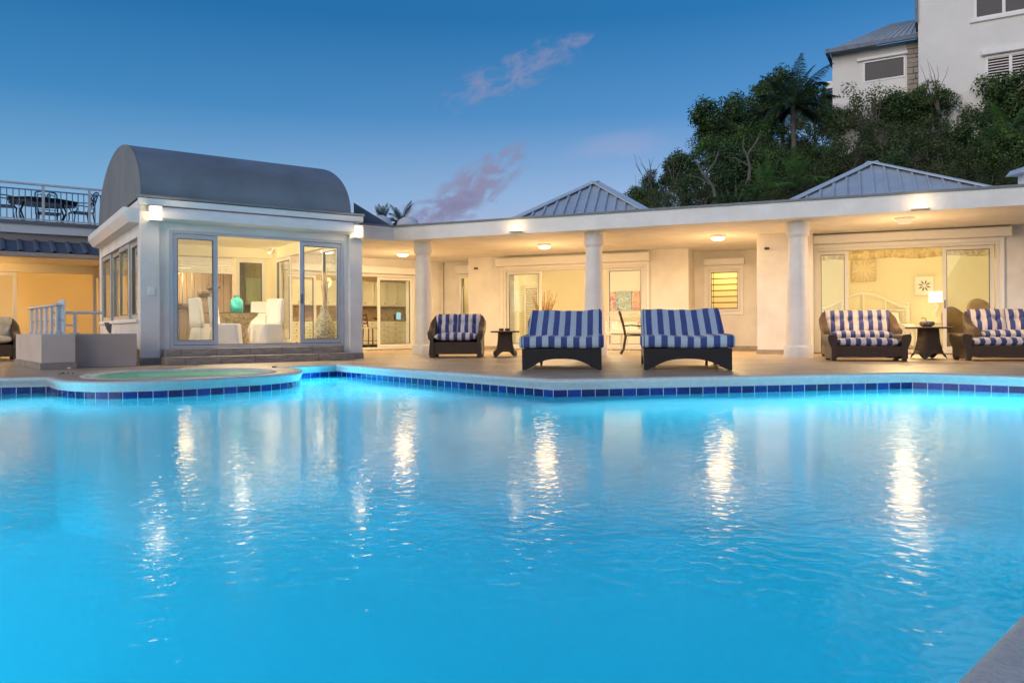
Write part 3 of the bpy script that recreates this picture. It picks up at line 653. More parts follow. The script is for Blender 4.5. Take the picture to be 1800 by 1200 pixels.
# right side wall: glazed, same build
rw = MB(); t_ = MB().wall(0.161, D_-.121, 0.0, ZT, -(W_), -(W_-.14), [(0.45, 5.05, FZ, zt1)]); t_.v = [(-v_[1], v_[0], v_[2]) for v_ in t_.v]; rw.add(t_.v, t_.f); rw.build('side_wall', M['plaster_in'], sun)
for (y0, y1, xo) in ((0.45, 1.9, 0.0), (3.9, 5.05, 0.05)):
    mb = MB(); frame_panel(mb, y0, y1, FZ+.02, zt1-.01, -(W_-.04-xo), -(W_-.09-xo), 0.085); mb.v = [(-q[1], q[0], q[2]) for q in mb.v]
    o = mb.build('sliding_door', M['alu_warm'], sun, bevel=0.004)
    MB().box(W_-.068-xo, W_-.060-xo, y0+.08, y1-.08, FZ+.10, zt1-.09).build('glass_pane', M['glass'], o)
    g = MB(); frame_panel(g, y0+.085, y1-.085, FZ+.105, zt1-.095, -(W_-.036-xo), -(W_-.094-xo), 0.014); g.v = [(-q[1], q[0], q[2]) for q in g.v]; g.build('gasket', M['alu_dark'], o)
# wall lamps on the sunroom front
def wall_box_lamp(label, lx, lz):
    p = PV.w(lx, -0.10, lz); t = thing('wall_lamp', label, 'wall lamp', p, PV.a, 'lit box lamps on the sunroom front')
    MB().box(-0.10, 0.10, -0.012, 0.0, -0.15, 0.15).build('back_plate', M['lampwhite'], t, bevel=0.004)
    b = MB()
    for z in (-0.13, 0.125): b.box(-0.10, 0.10, -0.15, -0.0125, z-.006, z+.006)
    for x in (-0.097, 0.097): b.box(x-.005, x+.005, -0.15, -0.142, -0.124, 0.119)
    b.build('cage', M['lampwhite'], t)
    MB().box(-0.085, 0.085, -0.135, -0.02, -0.11, 0.105).build('diffuser', M['lamp_hot'], t, bevel=0.02)
    lamp('lamp_light', 'POINT', (0, -0.25, -0.02), 9, (1.0, .70, .38), 0.07, t)
M['lamp_hot'] = emat('hot_lamp_glass', (1.0, 0.74, 0.38), 12.0)
x1_, z1_ = PV.hit(272, 376, -.1); x2_, z2_ = PV.hit(626, 408, -.1)
wall_box_lamp('lit box lamp on the left corner pier of the sunroom', x1_, z1_)
wall_box_lamp('lit box lamp on the right corner pier of the sunroom, beside the long eave', x2_, z2_)
sw_ = MB().box(-0.055, 0.055, -0.03, 0.0, -0.075, 0.075).build('outlet_box', M['trim'], bevel=0.006); xo_, zo_ = PV.hit(266, 512, -.1)
sw_.location = PV.w(xo_, -0.101, zo_); sw_.rotation_euler = (0, 0, PV.a); tag(sw_, 'small square white cover box on the left pier of the sunroom', 'outlet box')
cn = thing('cone_lamp', 'unlit dark grey half-cone lamp on the side wall of the sunroom under its windows', 'wall lamp')
yq, zq = PV.hitx(195, 577, 0.0); cn.location = PV.w(-0.01, yq, zq); cn.rotation_euler = (0, 0, PV.a+PI/2)
MB().lathe([(0.03, -0.11), (0.09, -0.02), (0.13, 0.10), (0.135, 0.13)], seg=20).build('shade', M['alu_dark'], cn, smooth='auto')
cn.scale = (1, 0.9, 1)
# interior ceiling spot
xs_, zs_ = PV.hit(478, 421, D_-.5)
sp_ = thing('ceiling_spot', 'small chrome ceiling spot lit in the sunroom corner', 'ceiling lamp', PV.w(xs_, D_-.55, 2.80), PV.a)
MB().lathe([(0.07, -0.02), (0.07, 0.0)]).build('base', M['lampwhite'], sp_, smooth='auto')
MB().tube([(0, 0, -0.02), (-0.05, -0.02, -0.10), (-0.10, -0.03, -0.12)], [0.03, 0.045, 0.05], 12).build('head', M['alu'], sp_, smooth='auto')
MB().lathe([(0.001, -0.02), (0.04, -0.005), (0.04, 0.0)], c=(-0.10, -0.03, -0.13)).build('bulb', M['bulb'], sp_, smooth=True)
lamp('lamp_light', 'POINT', (-0.12, -0.20, -0.2), 16, WARM2, 0.05, sp_)
sl_ = thing('added_ceiling_lamp', 'added round opal ceiling lamp inside the sunroom', 'ceiling lamp', PV.w(2.2, 1.5, 2.80), PV.a)  # added lamp that lights the room, besides the corner spot
MB().lathe([(0.16, 0.0), (0.16, -0.03), (0.12, -0.07), (0.001, -0.09)]).build('diffuser', M['opal'], sl_, smooth=True)
lamp('lamp_light', 'POINT', (0, 0, -0.3), 520, (1.0, .80, .52), 0.15, sl_)

pk = dup(sl_, PV.w(W_+1.0, D_-1.3, ZS_-.003), PV.a, 'added hidden opal lamp brightening the corner between the sunroom and the kitchen doors')  # added lamp that brightens the dark pocket by the kitchen wall
for c_k in kids(pk):
    if c_k.type == 'LIGHT': c_k.data = c_k.data.copy(); c_k.data.energy = 42
# ================================================================== left building with roof terrace (sunroom frame)
lb = thing('terrace_house', 'white house wing with roof terrace behind the sunroom, left edge', 'building', PV.w(-3, 8.2, 0), PV.a)
lb0 = Vector((-3, 8.2, 0))
def LBM(mb): mb.v = [(x-lb0.x, y-lb0.y, z) for x, y, z in mb.v]; return mb
YB = 8.0
zg = hz(10, 392, 6.9)
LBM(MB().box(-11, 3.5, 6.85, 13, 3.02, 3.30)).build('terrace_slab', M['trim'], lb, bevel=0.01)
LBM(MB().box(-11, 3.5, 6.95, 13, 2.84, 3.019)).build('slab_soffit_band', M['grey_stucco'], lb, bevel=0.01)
LBM(MB().box(-11.05, 3.55, 6.80, 6.849, 3.24, 3.33)).build('slab_trim', M['gable'], lb, bevel=0.006)
# ribbed sheet roof skirt
def ribbed(parent, p00, p10, p01, p11, mat, pitch=0.3, h=0.04, th=0.02, name='sheet_roof'):   # p00->p10 eave, p01->p11 top edge; may taper
    p00, p10, p01, p11 = map(Vector, (p00, p10, p01, p11)); L = (p10-p00).length; n = max(1, int(L/pitch))
    nrm = (p10-p00).cross(p01-p00).normalized()
    if nrm.z < 0: nrm = -nrm
    mb = MB(); prof = []
    for i in range(n+1):
        u = i/n; prof += [(u-0.0, 0)]
        if i < n: prof += [(u+.62/n, 0), (u+.72/n, h), (u+.90/n, h)]
    prof = [(min(a, 1), b) for a, b in prof]
    r0 = [p00.lerp(p10, a)+nrm*b for a, b in prof]; r1 = [p01.lerp(p11, a)+nrm*b for a, b in prof]
    mb.loft([r0, r1], cap=False, closed=False)
    o = mb.build(name, mat, parent, fix=False)
    sd = o.modifiers.new('thick', 'SOLIDIFY'); sd.thickness = th; sd.offset = -1
    return o
e0 = Vector((-11, 5.95, 2.50)); 
LBr = lambda x, y, z: (x-lb0.x, y-lb0.y, z)
ribbed(lb, LBr(-11, 5.95, 2.50), LBr(1.2, 5.95, 2.50), LBr(-11, 6.94, 2.84), LBr(1.2, 6.94, 2.84), M['darkroof'], 0.33, 0.045)
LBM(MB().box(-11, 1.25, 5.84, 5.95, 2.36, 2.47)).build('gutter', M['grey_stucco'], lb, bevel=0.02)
LBM(MB().box(-11, 3.4, 5.96, YB+.2, 2.36, 2.40)).build('soffit', M['plaster_in'], lb)
w0, w1 = hx(28, YB), hx(163, YB); zz = hz(100, 480, YB)
LBM(MB().wall(-11, 3.4, 0.0, 2.36, YB, YB+.15, [(w0-2.2, w1+.5, 0.05, zz), (2.0, 2.9, 0.0, 2.1)])).build('front_wall', M['plaster_in'], lb)
for a, b, yo in ((w0-2.2, w0+.02, 0.02), (w1, w1+.5, 0.05)):
    mb = MB(); frame_panel(mb, a-lb0.x, b-lb0.x, 0.07, zz-.01, YB+yo-lb0.y, YB+yo+.05-lb0.y, 0.09); o = mb.build('sliding_door', M['alu_warm'], lb, bevel=0.004)
    MB().box(a+.08-lb0.x, b-.08-lb0.x, YB+yo+.02-lb0.y, YB+yo+.028-lb0.y, 0.15, zz-.10).build('glass_pane', M['glass'], o)
LBM(MB().box(-11, 3.4, 11.6, 11.75, 0.0, 2.7)).build('room_wall', M['plaster_in'], lb)
LBM(MB().box(-11, -10.85, YB+.16, 11.6, 0.0, 2.7).box(0.6, 0.75, YB+.16, 11.6, 0, 2.7)).build('room_side_wall', M['plaster_in'], lb)
LBM(MB().box(-11, 3.4, YB+.16, 11.6, 2.62, 2.70)).build('room_ceiling', M['plaster_in'], lb)
# grey siding wall and stair seen through the back of the sunroom
sd_ = MB(); x = 0.2
while x < 3.9: sd_.box(x, x+.19, 7.52, 7.56+.004*((int(x*5)) % 2), 0.0, 2.84); x += 0.2
LBM(sd_).build('siding_wall', M['grey_stucco'], lb)
stair = thing('outside_stair', 'grey outdoor stair with thin rail seen through the back of the sunroom', 'stair', PV.w(0.4, 6.9, 0), PV.a)
s_ = MB()
for i in range(11): s_.box(0.25*i, 0.25*i+.27, 0, 0.55, 0.17*i+.10, 0.17*i+.17)
s_.build('tread', M['gable'], stair)
r_ = MB()
for i in range(12): r_.tube([(0.25*i, 0.0, 0.17*i+.1), (0.25*i, 0.0, 0.17*i+1.05)], 0.012, 6)
r_.tube([(0, 0, 1.05), (2.75, 0, 1.05+.17*11)], 0.022, 6); r_.build('stair_rail', M['gable'], stair)
lr = thing('added_ceiling_lamp', 'added opal ceiling lamp in the orange lit room of the left wing', 'ceiling lamp', PV.w(-3.2, 10.0, 2.62), PV.a)  # added lamp giving the wing room its orange light
MB().lathe([(0.16, 0.0), (0.16, -0.03), (0.12, -0.07), (0.001, -0.09)]).build('diffuser', M['opal'], lr, smooth=True)
lamp('lamp_light', 'POINT', (0, 0, -0.3), 260, (1.0, 0.60, 0.24), 0.2, lr)
lr2 = dup(lr, PV.w(-2.6, 7.1, 2.355), PV.a, 'added opal ceiling lamp under the eave of the left wing')  # added copy that lights the soffit
for c_k in kids(lr2):
    if c_k.type == 'LIGHT': c_k.data = c_k.data.copy(); c_k.data.energy = 60
lr3 = dup(lr2, PV.w(2.2, 6.8, 2.35), PV.a, 'added opal lamp brightening the wall by the outdoor stair behind the sunroom')  # added copy that brightens what shows through the back window
for c_k in kids(lr3):
    if c_k.type == 'LIGHT': c_k.data = c_k.data.copy(); c_k.data.energy = 70; c_k.data.color = (1.0, 0.66, 0.30)
bed2 = thing('daybed', 'low orange lit daybed in the room of the left wing', 'bed', PV.w(-2.6, 10.3, 0), PV.a)
MB().box(-1.3, 1.3, -0.5, 0.5, 0.08, 0.32).build('base', M['wood'], bed2, bevel=0.01)
MB().box(-1.28, 1.28, -0.49, 0.49, 0.321, 0.55).build('mattress', M['cream_fabric'], bed2, bevel=0.06, seg=3)
# terrace railing
rl = thing('terrace_railing', 'white bar railing along the roof terrace above the left wing', 'railing', PV.w(-11, 7.0, 3.30), PV.a)
xa, xb = -11.0, 3.2; yr = 7.0; L_ = xb-xa
MB().box(0, L_, -0.03, 0.03, 0.93, 0.98).build('top_rail', M['rail'], rl, bevel=0.008)
MB().box(0, L_, -0.018, 0.018, 0.80, 0.83).build('upper_bar', M['rail_blue'], rl)
MB().box(0, L_, -0.018, 0.018, 0.07, 0.10).build('lower_bar', M['rail'], rl)
px0 = hx(77, yr); px1 = hx(158, yr); step = (px1-px0); x = px0
while x > xa: x -= step
x += step; posts = []
while x < xb: posts.append(x); x += step
for x in posts:
    p = MB().box(x-xa-.03, x-xa+.03, -0.029, 0.029, 0.0, 0.929).build('post', M['rail'], rl); MB().box(x-xa-.06, x-xa+.06, -0.05, 0.05, 0, 0.02).build('base_plate', M['rail'], p)
bal = 0
for x in posts:
    for k in range(1, 8):
        xx = x+step*k/8
        if xx < xb and hx(0, yr)-.6 < xx < 2.6: MB().box(xx-xa-.011, xx-xa+.011, -0.011, 0.011, 0.101, 0.799).build('baluster', M['rail_blue'], rl)

# ================================================================== garden walls beside the sunroom
A_ = ground(72.6, 649.5); B_ = ground(28, 640); C_ = ground(96, 651)
ang = math.atan2(B_.y-A_.y, B_.x-A_.x)
bxw = thing('planter_wall', 'short white rendered wall with stone base at the far left of the pool', 'wall', (A_.x, A_.y, 0), ang)
Lw = (Vector(B_.xy)-Vector(A_.xy)).length; wd = (C_-A_).length
MB().box(0, Lw, -wd, 0.0, 0.10, 0.57).build('wall_body', M['taupe'], bxw, bevel=0.008)
MB().box(-0.02, Lw+.02, -wd-.02, 0.02, 0.0, 0.099).build('stone_base', M['stone'], bxw, bevel=0.004)
pr = thing('short_railing', 'white railing of broad flat balusters on top of the short white wall', 'railing', (A_.x, A_.y, 0.571), ang)
for i in range(6):
    x = 0.10+i*(Lw-.2)/5
    b = MB().box(x-.055, x+.055, -wd/2-.02, -wd/2+.02, 0.0, 0.46).build('baluster', M['rail'], pr, bevel=0.006)
    MB().box(x-.075, x+.075, -wd/2-.04, -wd/2+.04, 0.0, 0.05).build('foot', M['rail'], b, bevel=0.006)
MB().box(-0.02, Lw+.02, -wd/2-.05, -wd/2+.05, 0.461, 0.50).build('top_rail', M['rail'], pr, bevel=0.015)
MB().tube([(0.0, -wd/2-.045, 0.24), (Lw, -wd/2-.045, 0.24)], 0.018, 8).build('middle_rail', M['rail'], pr, smooth='auto')
E_ = ground(104, 647); Fq = ground(243, 643.2)
an2 = math.atan2(Fq.y-E_.y, Fq.x-E_.x); L2 = (Fq-E_).length
lw = thing('low_wall', 'low grey rendered wall between the short white wall and the sunroom', 'wall', (E_.x, E_.y, 0), an2)
MB().box(0, L2-.02, 0.0, 0.18, 0.0, 0.57).build('wall_body', M['grey_stucco'], lw, bevel=0.008)
tp = thing('white_post', 'tall tapering white post rising beside the short white wall', 'post', ground(97.5, 648.5)+Vector((0.02, 0.12, 0)), 0.3)
MB().loft([[(-.06,-.05,0),(.06,-.05,0),(.06,.05,0),(-.06,.05,0)], [(-.06,-.05,0.03),(.06,-.05,0.03),(.06,.05,0.03),(-.06,.05,0.03)], [(-.022,-.04,1.14),(.062,-.04,1.14),(.062,.04,1.14),(-.022,.04,1.14)]]).build('shaft', M['trim'], tp, bevel=0.006)
MB().box(-.12, .16, -.09, .09, 0, .025).build('foot', M['trim'], tp, bevel=0.006)
hr = thing('pipe_railing', 'two-bar white pipe railing on the low wall left of the sunroom', 'railing', (E_.x, E_.y, 0.571), an2)
MB().tube([(-0.1, 0.09, 0.36), (L2-.55, 0.09, 0.36)], 0.022, 8).build('top_rail', M['rail'], hr, smooth='auto')
MB().tube([(-0.1, 0.09, 0.15), (L2-.95, 0.09, 0.15)], 0.016, 8).build('lower_rail', M['rail'], hr, smooth='auto')
b = MB().box(L2-.98, L2-.93, 0.07, 0.11, 0.0, 0.34).build('post', M['rail'], hr, bevel=0.004); MB().box(L2-1.03, L2-.88, 0.04, 0.14, 0, 0.02).build('foot', M['rail'], b)
# ================================================================== long house with the columned loggia (eave frame)
mh = thing('poolside_house', 'long white single-storey house with flat eave on round columns facing the pool', 'building', LG.w(0, 0, 0), LG.a)
lx = lambda px, yl, py=500: LG.hit(px, py, yl)[0]
lz = lambda px, py, yl: LG.hit(px, py, yl)[1]
ZS, ZR = 2.73, 3.07
def toL(F_, x, y): p = F_.w(x, y); return LG.l(p.x, p.y)
s0 = toL(PV, W_+.08, 1.25)
q = PV.l(-2.82, 17.97); s0 = toL(PV, W_+.08, q[1]-.02)
outl = [s0, (0.0, 0.0), (17.5, 0.0), (17.5, 14.0), (-2.0, 14.0), toL(PV, W_+.08, 10.5)]
MB().prism(outl, ZS, ZR-.05, 'z').build('roof_slab', M['eave'] if 'eave' in M else M['stucco'], mh)
cap = offset_poly(outl if area(outl) > 0 else outl[::-1], 0.03)
cap = [(x, y) for x, y in cap]
MB().prism(outl, ZR-.049, ZR-.02, 'z').build('roof_edge', M['trim'], mh)
MB().prism([(a, b) for a, b in [(s0[0]+.0, s0[1]-.03), (0.0, -0.035), (17.5, -0.035), (17.5, 0.3), (0.1, 0.3), (s0[0]+.1, s0[1]+.3)]], ZR-.019, ZR+.025, 'z').build('edge_flashing', M['gable'], mh)
# columns
for (px, ly) in ((745, 0.50), (1048, 0.53), (1404, 0.60)):
    X = {745: 0.52, 1048: 4.80, 1404: 9.03}[px]
    c = MB().lathe([(0.285, 0.0), (0.285, 0.20), (0.27, 0.225), (0.235, 0.25), (0.232, 0.27), (0.228, 0.8), (0.205, 1.7), (0.178, 2.36), (0.178, 2.40)], seg=40).build('column', M['column'] if 'column' in M else M['stucco'], mh, smooth='auto')
    c.location = (X, ly, 0)
    k = MB().lathe([(0.178, 2.401), (0.19, 2.43), (0.215, 2.455), (0.218, 2.47), (0.218, ZS-.001)], seg=40).build('capital', M['stucco'], c, smooth='auto')
# walls
YL, YR_, YN, YP = 4.8, 5.85, 3.09, 2.45
a0, a1 = lx(886, YL), lx(1136, YL); zt = lz(1100, 466, YL)
MB().wall(-0.3, 6.2, 0.0, ZS, YL, YL+.2, [(a0, a1, 0.02, zt)]).build('living_wall', M['stucco'], mh)
MB().box(-0.3, -0.1, YL+.2, YL+2.0, 0, ZS).build('living_wall_return', M['stucco'], mh)
MB().box(6.0, 6.2, YL+.2, YR_, 0, ZS).build('living_wall_return', M['stucco'], mh)
l0, l1 = lx(1247, YR_), lx(1300, YR_); lz0, lz1 = lz(1275, 546, YR_), lz(1275, 475, YR_)
MB().wall(6.0, 8.9, 0.0, ZS, YR_, YR_+.2, [(l0, l1, lz0, lz1)]).build('recess_wall', M['stucco'], mh)
# right wing: pier and bedroom wall
pe = lx(1408, YP)+0.25
MB().box(8.11, pe, YP, YP+.35, 0, ZS).build('corner_pier', M['stucco'], mh, bevel=0.008)
MB().box(8.11, 8.31, YP+.35, YR_, 0, ZS).build('wing_side_wall', M['stucco'], mh)
r0, r1 = pe+.02, lx(1757, YN); zr = lz(1750, 424, YN)
MB().wall(8.31, 17.4, 0.0, ZS, YN, YN+.2, [(r0, r1, 0.02, zr)]).build('bedroom_wall', M['stucco'], mh)
# skirting
skl = []
class SK:
    def box(s_, *a): skl.append(MB().box(*a)); return s_
sk = SK()
sk.box(-0.3, a0-.06, YL-.015, YL-.001, 0, .10); sk.box(a1+.06, 6.2, YL-.015, YL-.001, 0, .10); sk.box(6.2, 8.10, YR_-.015, YR_-.001, 0, .10)
sk.box(8.10, pe+.01, YP-.015, YP-.001, 0, .10); sk.box(8.095, 8.109, YP-.015, YR_, 0, .10); sk.box(r1+.08, 17.3, YN-.015, YN-.001, 0, .10)
for k_ in skl: k_.build('stone_skirting', M['stone'], mh)
# living room doors: frame, panels, shutter box
def big_door(x0, x1, zt, yw, panels, box, mat='alu_warm'):
    fm = MB(); frame_panel(fm, x0, x1, 0.02, zt, yw-.04, yw+.14, 0.07); fm.build('door_frame', M[mat], mh, bevel=0.005)
    mo = MB(); mo.box(x0-.10, x0-.002, yw-.03, yw-.001, 0.02, zt+.08); mo.box(x1+.002, x1+.10, yw-.03, yw-.001, 0.02, zt+.08); mo.box(x0-.001, x1+.001, yw-.03, yw-.001, zt+.002, zt+.08)
    mo.build('door_casing', M['trim'], mh, bevel=0.004)
    for a, b, yo, hd in panels:
        o = panel_xz(mh, a, b, 0.095, zt-.075, yw+yo, 0.075, mat=mat)
        if hd is not None: MB().box(hd-.012, hd+.012, yw+yo-.045, yw+yo-.023, 1.0, 1.18).build('handle', M['alu_dark'], o)
    bx = MB().prism([(yw-.001, box[2]), (yw-.20, box[2]), (yw-.22, box[2]+.02), (yw-.22, box[3]-.03), (yw-.19, box[3]), (yw-.001, box[3])], box[0], box[1], 'x').build('shutter_box', M['trim'], mh, smooth='auto', angle=30)
    e = MB()
    for xe in (box[0]-.012, box[1]): e.box(xe, xe+.012, yw-.225, yw-.001, box[2]-.01, box[3]+.004)
    e.build('shutter_end_cap', M['lampwhite'], bx)
    for xc in (x0-.05, x1+.05): MB().box(xc-.03, xc+.03, yw-.06, yw-.031, 0.02, box[2]-.02).build('shutter_guide', M['trim'], mh, bevel=0.003)
lp0, lp1, lp2, lp3 = lx(893, YL), lx(951, YL), lx(1066, YL), lx(1131, YL)
big_door(a0, a1, zt, YL, [(a0+.075, lp1, 0.03, None), (lp2, a1-.075, 0.03, None)], (lx(872, YL-.2), lx(1140, YL-.2), zt+.085, min(lz(1000, 448, YL-.2), ZS-.03)))
q0, q1, q2 = lx(1486, YN), lx(1657, YN), lx(1745, YN)
big_door(r0, r1, zr, YN, [(r0+.075, q0+.06, 0.03, None), (q1, r1-.10, 0.03, q1+.04)], (pe+.02, lx(1778, YN-.2), zr+.085, ZS-.03))
# louvre window with roller box
lw_ = MB(); frame_panel(lw_, l0-.0, l1+.0, lz0, lz1, YR_-.03, YR_+.10, 0.05); lw_ = lw_.build('louvre_window', M['trim'], mh, bevel=0.004)
ls = MB(); n = 7
for i in range(n):
    z = lz0+.06+(lz1-lz0-.12)*i/(n-1); ls.add(MB().box(l0+.05, l1-.05, -0.005, 0.005, -.07, .07, Matrix.Translation((0, YR_+.04, z)) @ Matrix.Rotation(math.radians(78), 4, 'X')).v, [(0,3,2,1),(4,5,6,7),(0,1,5,4),(1,2,6,5),(2,3,7,6),(3,0,4,7)])
ls.build('louvre', M['glass_amber'] if 'glass_amber' in M else M['glass'], lw_)
lb_ = MB()
for i in range(n): z = lz0+.06+(lz1-lz0-.12)*i/(n-1); lb_.box(l0+.05, l1-.05, YR_-.028, YR_-.012, z-.012, z+.006)
for x in (l0+.055, l1-.065, l0+.11): lb_.box(x, x+.012, YR_-.026, YR_-.015, lz0+.05, lz1-.05)
lb_.build('louvre_clip', M['iron'], lw_)
MB().prism([(YR_-.001, lz1+.14), (YR_-.16, lz1+.14), (YR_-.19, lz1+.18), (YR_-.19, lz1+.30), (YR_-.15, lz1+.34), (YR_-.001, lz1+.34)], lx(1237, YR_-.2), lx(1308, YR_-.2), 'x').build('shutter_box', M['trim'], mh, smooth='auto', angle=25)
cs = MB(); frame_panel(cs, lx(1238, YR_), lx(1307, YR_), lz0-.12, lz1+.13, YR_-.028, YR_-.001, 0.10); cs.build('window_casing', M['trim'], mh, bevel=0.004)
MB().box(l0-.3, l1+.3, YR_+.9, YR_+1.0, 0.3, 2.5).build('inner_wall', M['plaster_in'], mh)
# kitchen front (in the sunroom frame, converted)
kt = thing('kitchen_wing', 'glazed kitchen front between the sunroom and the long house', 'building', PV.w(W_, D_, 0), PV.a)
KX = lambda px, yy=0.0: PV.hit(px, 500, D_+yy)[0]-W_
kd0, kd1, kd2, kd3 = KX(500), KX(668), KX(674), KX(722)
kzt = PV.hit(690, 484, D_)[1]; kbox = PV.hit(680, 462, D_)[1]
MB().wall(0.05, KX(758)+.3, 0, ZS, 0.0, 0.18, [(0.25, kd3+.12, 0.02, kzt)]).build('front_wall', M['stucco'], kt)
ke = KX(758)+.3
fm = MB(); frame_panel(fm, 0.25, kd3+.12, 0.02, kzt, -.03, .12, 0.06); fm.build('door_frame', M['alu_warm'], kt, bevel=0.004)
panel_xz(kt, KX(664), kd3+.06, 0.085, kzt-.065, 0.03, 0.085, mat='alu_warm')
panel_xz(kt, 0.32, 1.2, 0.085, kzt-.065, 0.05, 0.085, mat='alu_warm')
MB().box(0.2, kd3+.3, -0.16, -0.001, kzt+.03, kzt+.24).build('shutter_box', M['trim'], kt, bevel=0.02)
MB().box(ke, ke+.15, 0.05, 1.9, 0, ZS).build('side_wall', M['stucco'], kt)
# small arched window wall behind the left column
pA = toL(PV, W_+ke+.15, D_+1.2)
aw = thing('arched_window_wall', 'recessed white wall with arched window behind the leftmost column', 'wall', LG.w(-2.4, 5.75, 0), LG.a)
ax0, ax1 = LG.hit(807, 500, 5.75)[0]+2.4, LG.hit(826, 500, 5.75)[0]+2.4
MB().wall(-.6, 3.2, 0, ZS, 0, 0.15, [(ax0, ax0+.62, 0.3, 2.25)]).build('wall_body', M['stucco'], aw)
wf = MB(); frame_panel(wf, ax0, ax0+.62, 0.3, 2.25, -.02, .06, 0.05); wf.build('window_frame', M['trim'], aw, bevel=0.004)
ar = MB(); ar.tube([(ax0+.31-.20*math.cos(PI*k/12), 0.0, 1.78+.24*math.sin(PI*k/12)) for k in range(13)], 0.02, 6); ar.tube([(ax0+.11, 0, 0.36), (ax0+.11, 0, 1.78)], 0.02, 6); ar.tube([(ax0+.51, 0, .36), (ax0+.51, 0, 1.78)], 0.02, 6)
ar.build('arch_bar', M['trim'], aw)
MB().box(ax0-.06, ax0+.9, -.16, -.001, 2.34, 2.60).build('shutter_box', M['trim'], aw, bevel=0.015)
MB().box(ax0-.4, ax0+1.2, 1.2, 1.3, 0, 2.6).build('inner_wall', M['plaster_in'], aw)
# security camera boxes
def cambox(label, px, py, yl):
    x, z = LG.hit(px, py, yl); o = MB().box(-.05, .05, -.06, 0, -.025, .025).add([(-.02,-.12,-.02),(.02,-.12,-.02),(.02,-.06,.01),(-.02,-.06,.01),(-.02,-.12,-.01),(.02,-.12,-.01),(.02,-.06,.02),(-.02,-.06,.02)], [(0,3,2,1),(4,5,6,7),(0,1,5,4),(1,2,6,5),(2,3,7,6),(3,0,4,7)]).build('wall_sensor', M['black'], bevel=0.005)
    o.location = LG.w(x, yl-.001, z); o.rotation_euler = (0, 0, LG.a); tag(o, label, 'sensor')
cambox('tiny black wall sensor high on the corner pier by the right column', 1348, 437, YP)
cambox('tiny black wall sensor high on the living room wall left of its doors', 837, 472, YL)

# ---- interiors (open to the loggia)
inr = MB()
inr.box(-0.1, 8.9, YL+.2, 11.0, 0.012, 0.016).build('living_floor', M['deck'], mh)
MB().box(-0.1, 6.0, 9.8, 10.0, 0.0, 2.72).build('living_back_wall', M['plaster_in'], mh)
MB().box(-0.1, 0.05, YL+2.0, 9.8, 0.0, 2.72).build('living_side_wall', M['plaster_white'], mh)
MB().box(5.9, 6.0, YL+.21, 9.8, 0.0, 2.72).build('living_side_wall', M['plaster_in'], mh)
MB().box(8.32, 16, 8.4, 8.6, 0.0, 2.72).build('bedroom_back_wall', M['plaster_bed'] if 'plaster_bed' in M else M['plaster_in'], mh)
MB().box(14.6, 14.75, YN+.21, 8.4, 0.0, 2.72).build('bedroom_side_wall', M['plaster_bed'] if 'plaster_bed' in M else M['plaster_in'], mh)
MB().box(8.33, 14.6, YN+.21, 8.4, 0.012, 0.016).build('bedroom_floor', M['deck'], mh)
# inner louvred closet door + alcove seen in the left glass panel
dx0, dx1 = LG.hit(924, 500, 8.0)[0], LG.hit(944, 500, 8.0)[0]
lv = thing('louvred_door', 'grey louvred inner door left in the living room', 'door', LG.w(dx0, 8.0, 0.016), LG.a)
lm = MB(); frame_panel(lm, -.06, dx1-dx0+.06, 0, 2.05, 0, .05, 0.06); lm.build('door_frame', M['cabinet'], lv, bevel=0.004)
sl2 = MB()
for i in range(26): z = 0.1+i*0.072; sl2.box(0.0, dx1-dx0, 0.015, 0.035, z, z+.05)
sl2.build('louvre_slats', M['grey_stucco'], lv)
MB().box(dx0-1.6, dx0-.1, 8.06, 8.16, 0.016, 2.72).build('inner_partition', M['plaster_white'], mh)
# added ceiling lamps that light the rooms from out of view
def added_room_lamp(label, lx_, ly_, power, col, z=2.72, r=0.16):
    t = thing('added_ceiling_lamp', label, 'ceiling lamp', LG.w(lx_, ly_, z), LG.a)
    MB().lathe([(r, 0.0), (r, -0.03), (r*.75, -0.07), (0.001, -0.09)]).build('diffuser', M['opal'], t, smooth=True)
    lamp('lamp_light', 'POINT', (0, 0, -0.3), power, col, 0.2, t); return t
added_room_lamp('added opal ceiling lamp of the living room, hidden behind the wall above the doors', 3.0, 7.0, 400, (1.0, 0.80, 0.50))
added_room_lamp('added opal ceiling lamp of the bedroom, hidden above its doors', 11.4, 5.7, 330, (1.0, 0.80, 0.44))
added_room_lamp('added opal ceiling lamp in the room behind the louvred window', (l0+l1)/2, YR_+.55, 26, (1.0, 0.70, 0.25), z=2.5, r=0.10)
t_ = thing('added_ceiling_lamp', 'added opal ceiling lamp of the kitchen', 'ceiling lamp', PV.w(W_+1.9, D_+1.8, 2.72), PV.a)  # added lamp that lights the kitchen
MB().lathe([(0.16, 0.0), (0.16, -0.03), (0.12, -0.07), (0.001, -0.09)]).build('diffuser', M['opal'], t_, smooth=True)
lamp('lamp_light', 'POINT', (0, 0, -0.3), 210, (1.0, 0.78, 0.44), 0.2, t_)
t_ = thing('added_ceiling_lamp', 'added small opal lamp behind the arched window', 'ceiling lamp', LG.w(-2.4+ax0+.35, 6.4, 2.60), LG.a)  # added lamp that lights the arched window from behind
MB().lathe([(0.10, 0.0), (0.10, -0.03), (0.07, -0.06), (0.001, -0.07)]).build('diffuser', M['opal'], t_, smooth=True)
lamp('lamp_light', 'POINT', (0, 0, -0.2), 30, (1.0, 0.80, 0.45), 0.1, t_)

